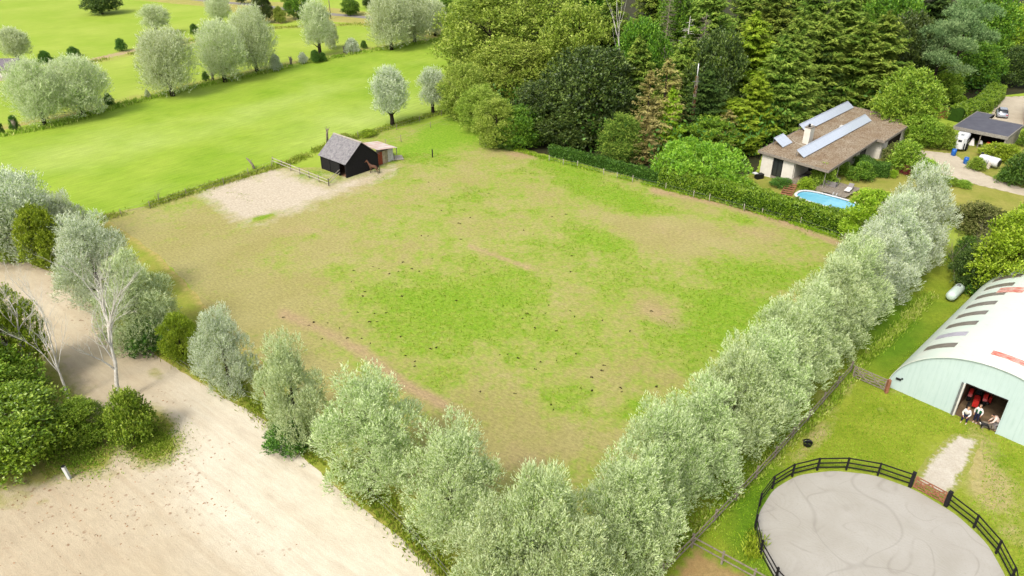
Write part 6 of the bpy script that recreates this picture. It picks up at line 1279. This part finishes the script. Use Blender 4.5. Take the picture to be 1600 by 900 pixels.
x, y = at(694, 46); sl = thing('street_lamp', 'pale street lamp at the far road behind the big willow clump', 'street lamp', (x, y, 0)); MB().tube([(0, 0, 0), (0, 0, 6.2), (-.3, 0, 6.6), (-.9, 0, 6.7)], [.09, .06, .05, .05], 8).build('pole', M['steel'], sl); MB().box((-1.1, 0, 6.68), (.5, .2, .12)).build('lamp_head', M['whiteplastic'], sl)
fs_ = thing('field_shed', 'low shed with a grey weathered roof cut by the left photo edge', 'shed', (-104.6, 154.0, 0), R(2))
nb = NB('weathered_slate', .85, .2); nb.col(nb.mix(nb.rng(nb.noise(2, 4, .7, vec=nb.mapv((.3, 2.5, 1))), .35, .65), base((150, 140, 142)), base((104, 98, 104)))); M['slate'] = nb.m
MB().bar((-1.5, -.9, 2.05), (-1.5, 3.4, 3.6), 8.2, .12).build('roof', M['slate'], fs_); MB().bar((-1.5, 3.4, 3.6), (-1.5, 6.4, 2.2), 8.2, .12).build('roof', M['slate'], fs_)
for k in range(12): MB().box((-5.2 + k * .68, -.5, .95), (.64, .06, 1.9)).build('board', M['redwood'] if k < 7 else M['palewood'], fs_)
MB().box((2.45, 2.6, .95), (.08, 6., 1.9)).build('side_wall', M['greywood'], fs_)
for k in range(8): MB().box((-.2 + k * .38, -.6, 1.1), (.3, .03, .8)).build('panel', M['whitecloth'], fs_)

# ---------------------------------------------------------------- droppings on the paddock
rs = random.Random(4); me_d = []
for v in range(3):
    mb = MB()
    for k in range(7 + v * 2):
        a = rs.uniform(0, 6.28); r_ = rs.uniform(0, .2); s = rs.uniform(.06, .12); x, y = math.cos(a) * r_ * 1.3, math.sin(a) * r_
        mb.add([(x + s, y, .03), (x, y + s, .03), (x - s, y, .03), (x, y - s, .03), (x, y, .03 + s * .8), (x, y, 0)], [(0, 1, 4), (1, 2, 4), (2, 3, 4), (3, 0, 4), (1, 0, 5), (2, 1, 5), (3, 2, 5), (0, 3, 5)])
    m_ = mb.mesh('manure_pile'); me_d.append(m_)
M['manure'] = pm('manure', (70, 56, 36), (46, 38, 26), 9, .95, .1)
for m_ in me_d: m_.materials.append(M['manure'])
DR = [(669, 285), (687, 296), (748, 299), (764, 302), (690, 329), (735, 340), (725, 329), (719, 350), (716, 349), (658, 368), (669, 369), (720, 374), (676, 404), (630, 410), (553, 423), (582, 417), (592, 420), (608, 428), (623, 424), (644, 420), (655, 424), (549, 441), (570, 456), (567, 463), (558, 488), (585, 490), (603, 489), (627, 463), (629, 463), (443, 496), (482, 509), (512, 505), (490, 504), (530, 512), (543, 528), (565, 529), (579, 537), (503, 530), (578, 503), (588, 503), (633, 556), (648, 565), (649, 572), (673, 545), (682, 543), (781, 555), (793, 554), (713, 470), (694, 462), (626, 526), (857, 477), (892, 486), (898, 495), (824, 490), (852, 490), (816, 498), (941, 501), (984, 517), (944, 571), (940, 579), (870, 564), (845, 566), (810, 560), (835, 577), (907, 606), (925, 611), (972, 612), (970, 606), (1026, 604), (1103, 542), (1112, 549), (900, 553), (835, 512), (869, 517), (893, 400), (948, 424), (892, 425), (885, 335), (862, 339), (804, 249), (818, 360), (833, 366), (1018, 486), (861, 632), (865, 641), (925, 610), (925, 590), (803, 615), (750, 612)]
for i, p in enumerate(DR):
    x, y = at(*p); o = inst('manure_pile', me_d[i % 3], None, (x, y, .006), i * 1.3, (.62 + .25 * math.sin(i * 5), .58 + .2 * math.sin(i * 3), .6)); tag(o, 'small dark pile of horse droppings on the worn paddock grass', 'horse droppings', 'horse droppings on the paddock')
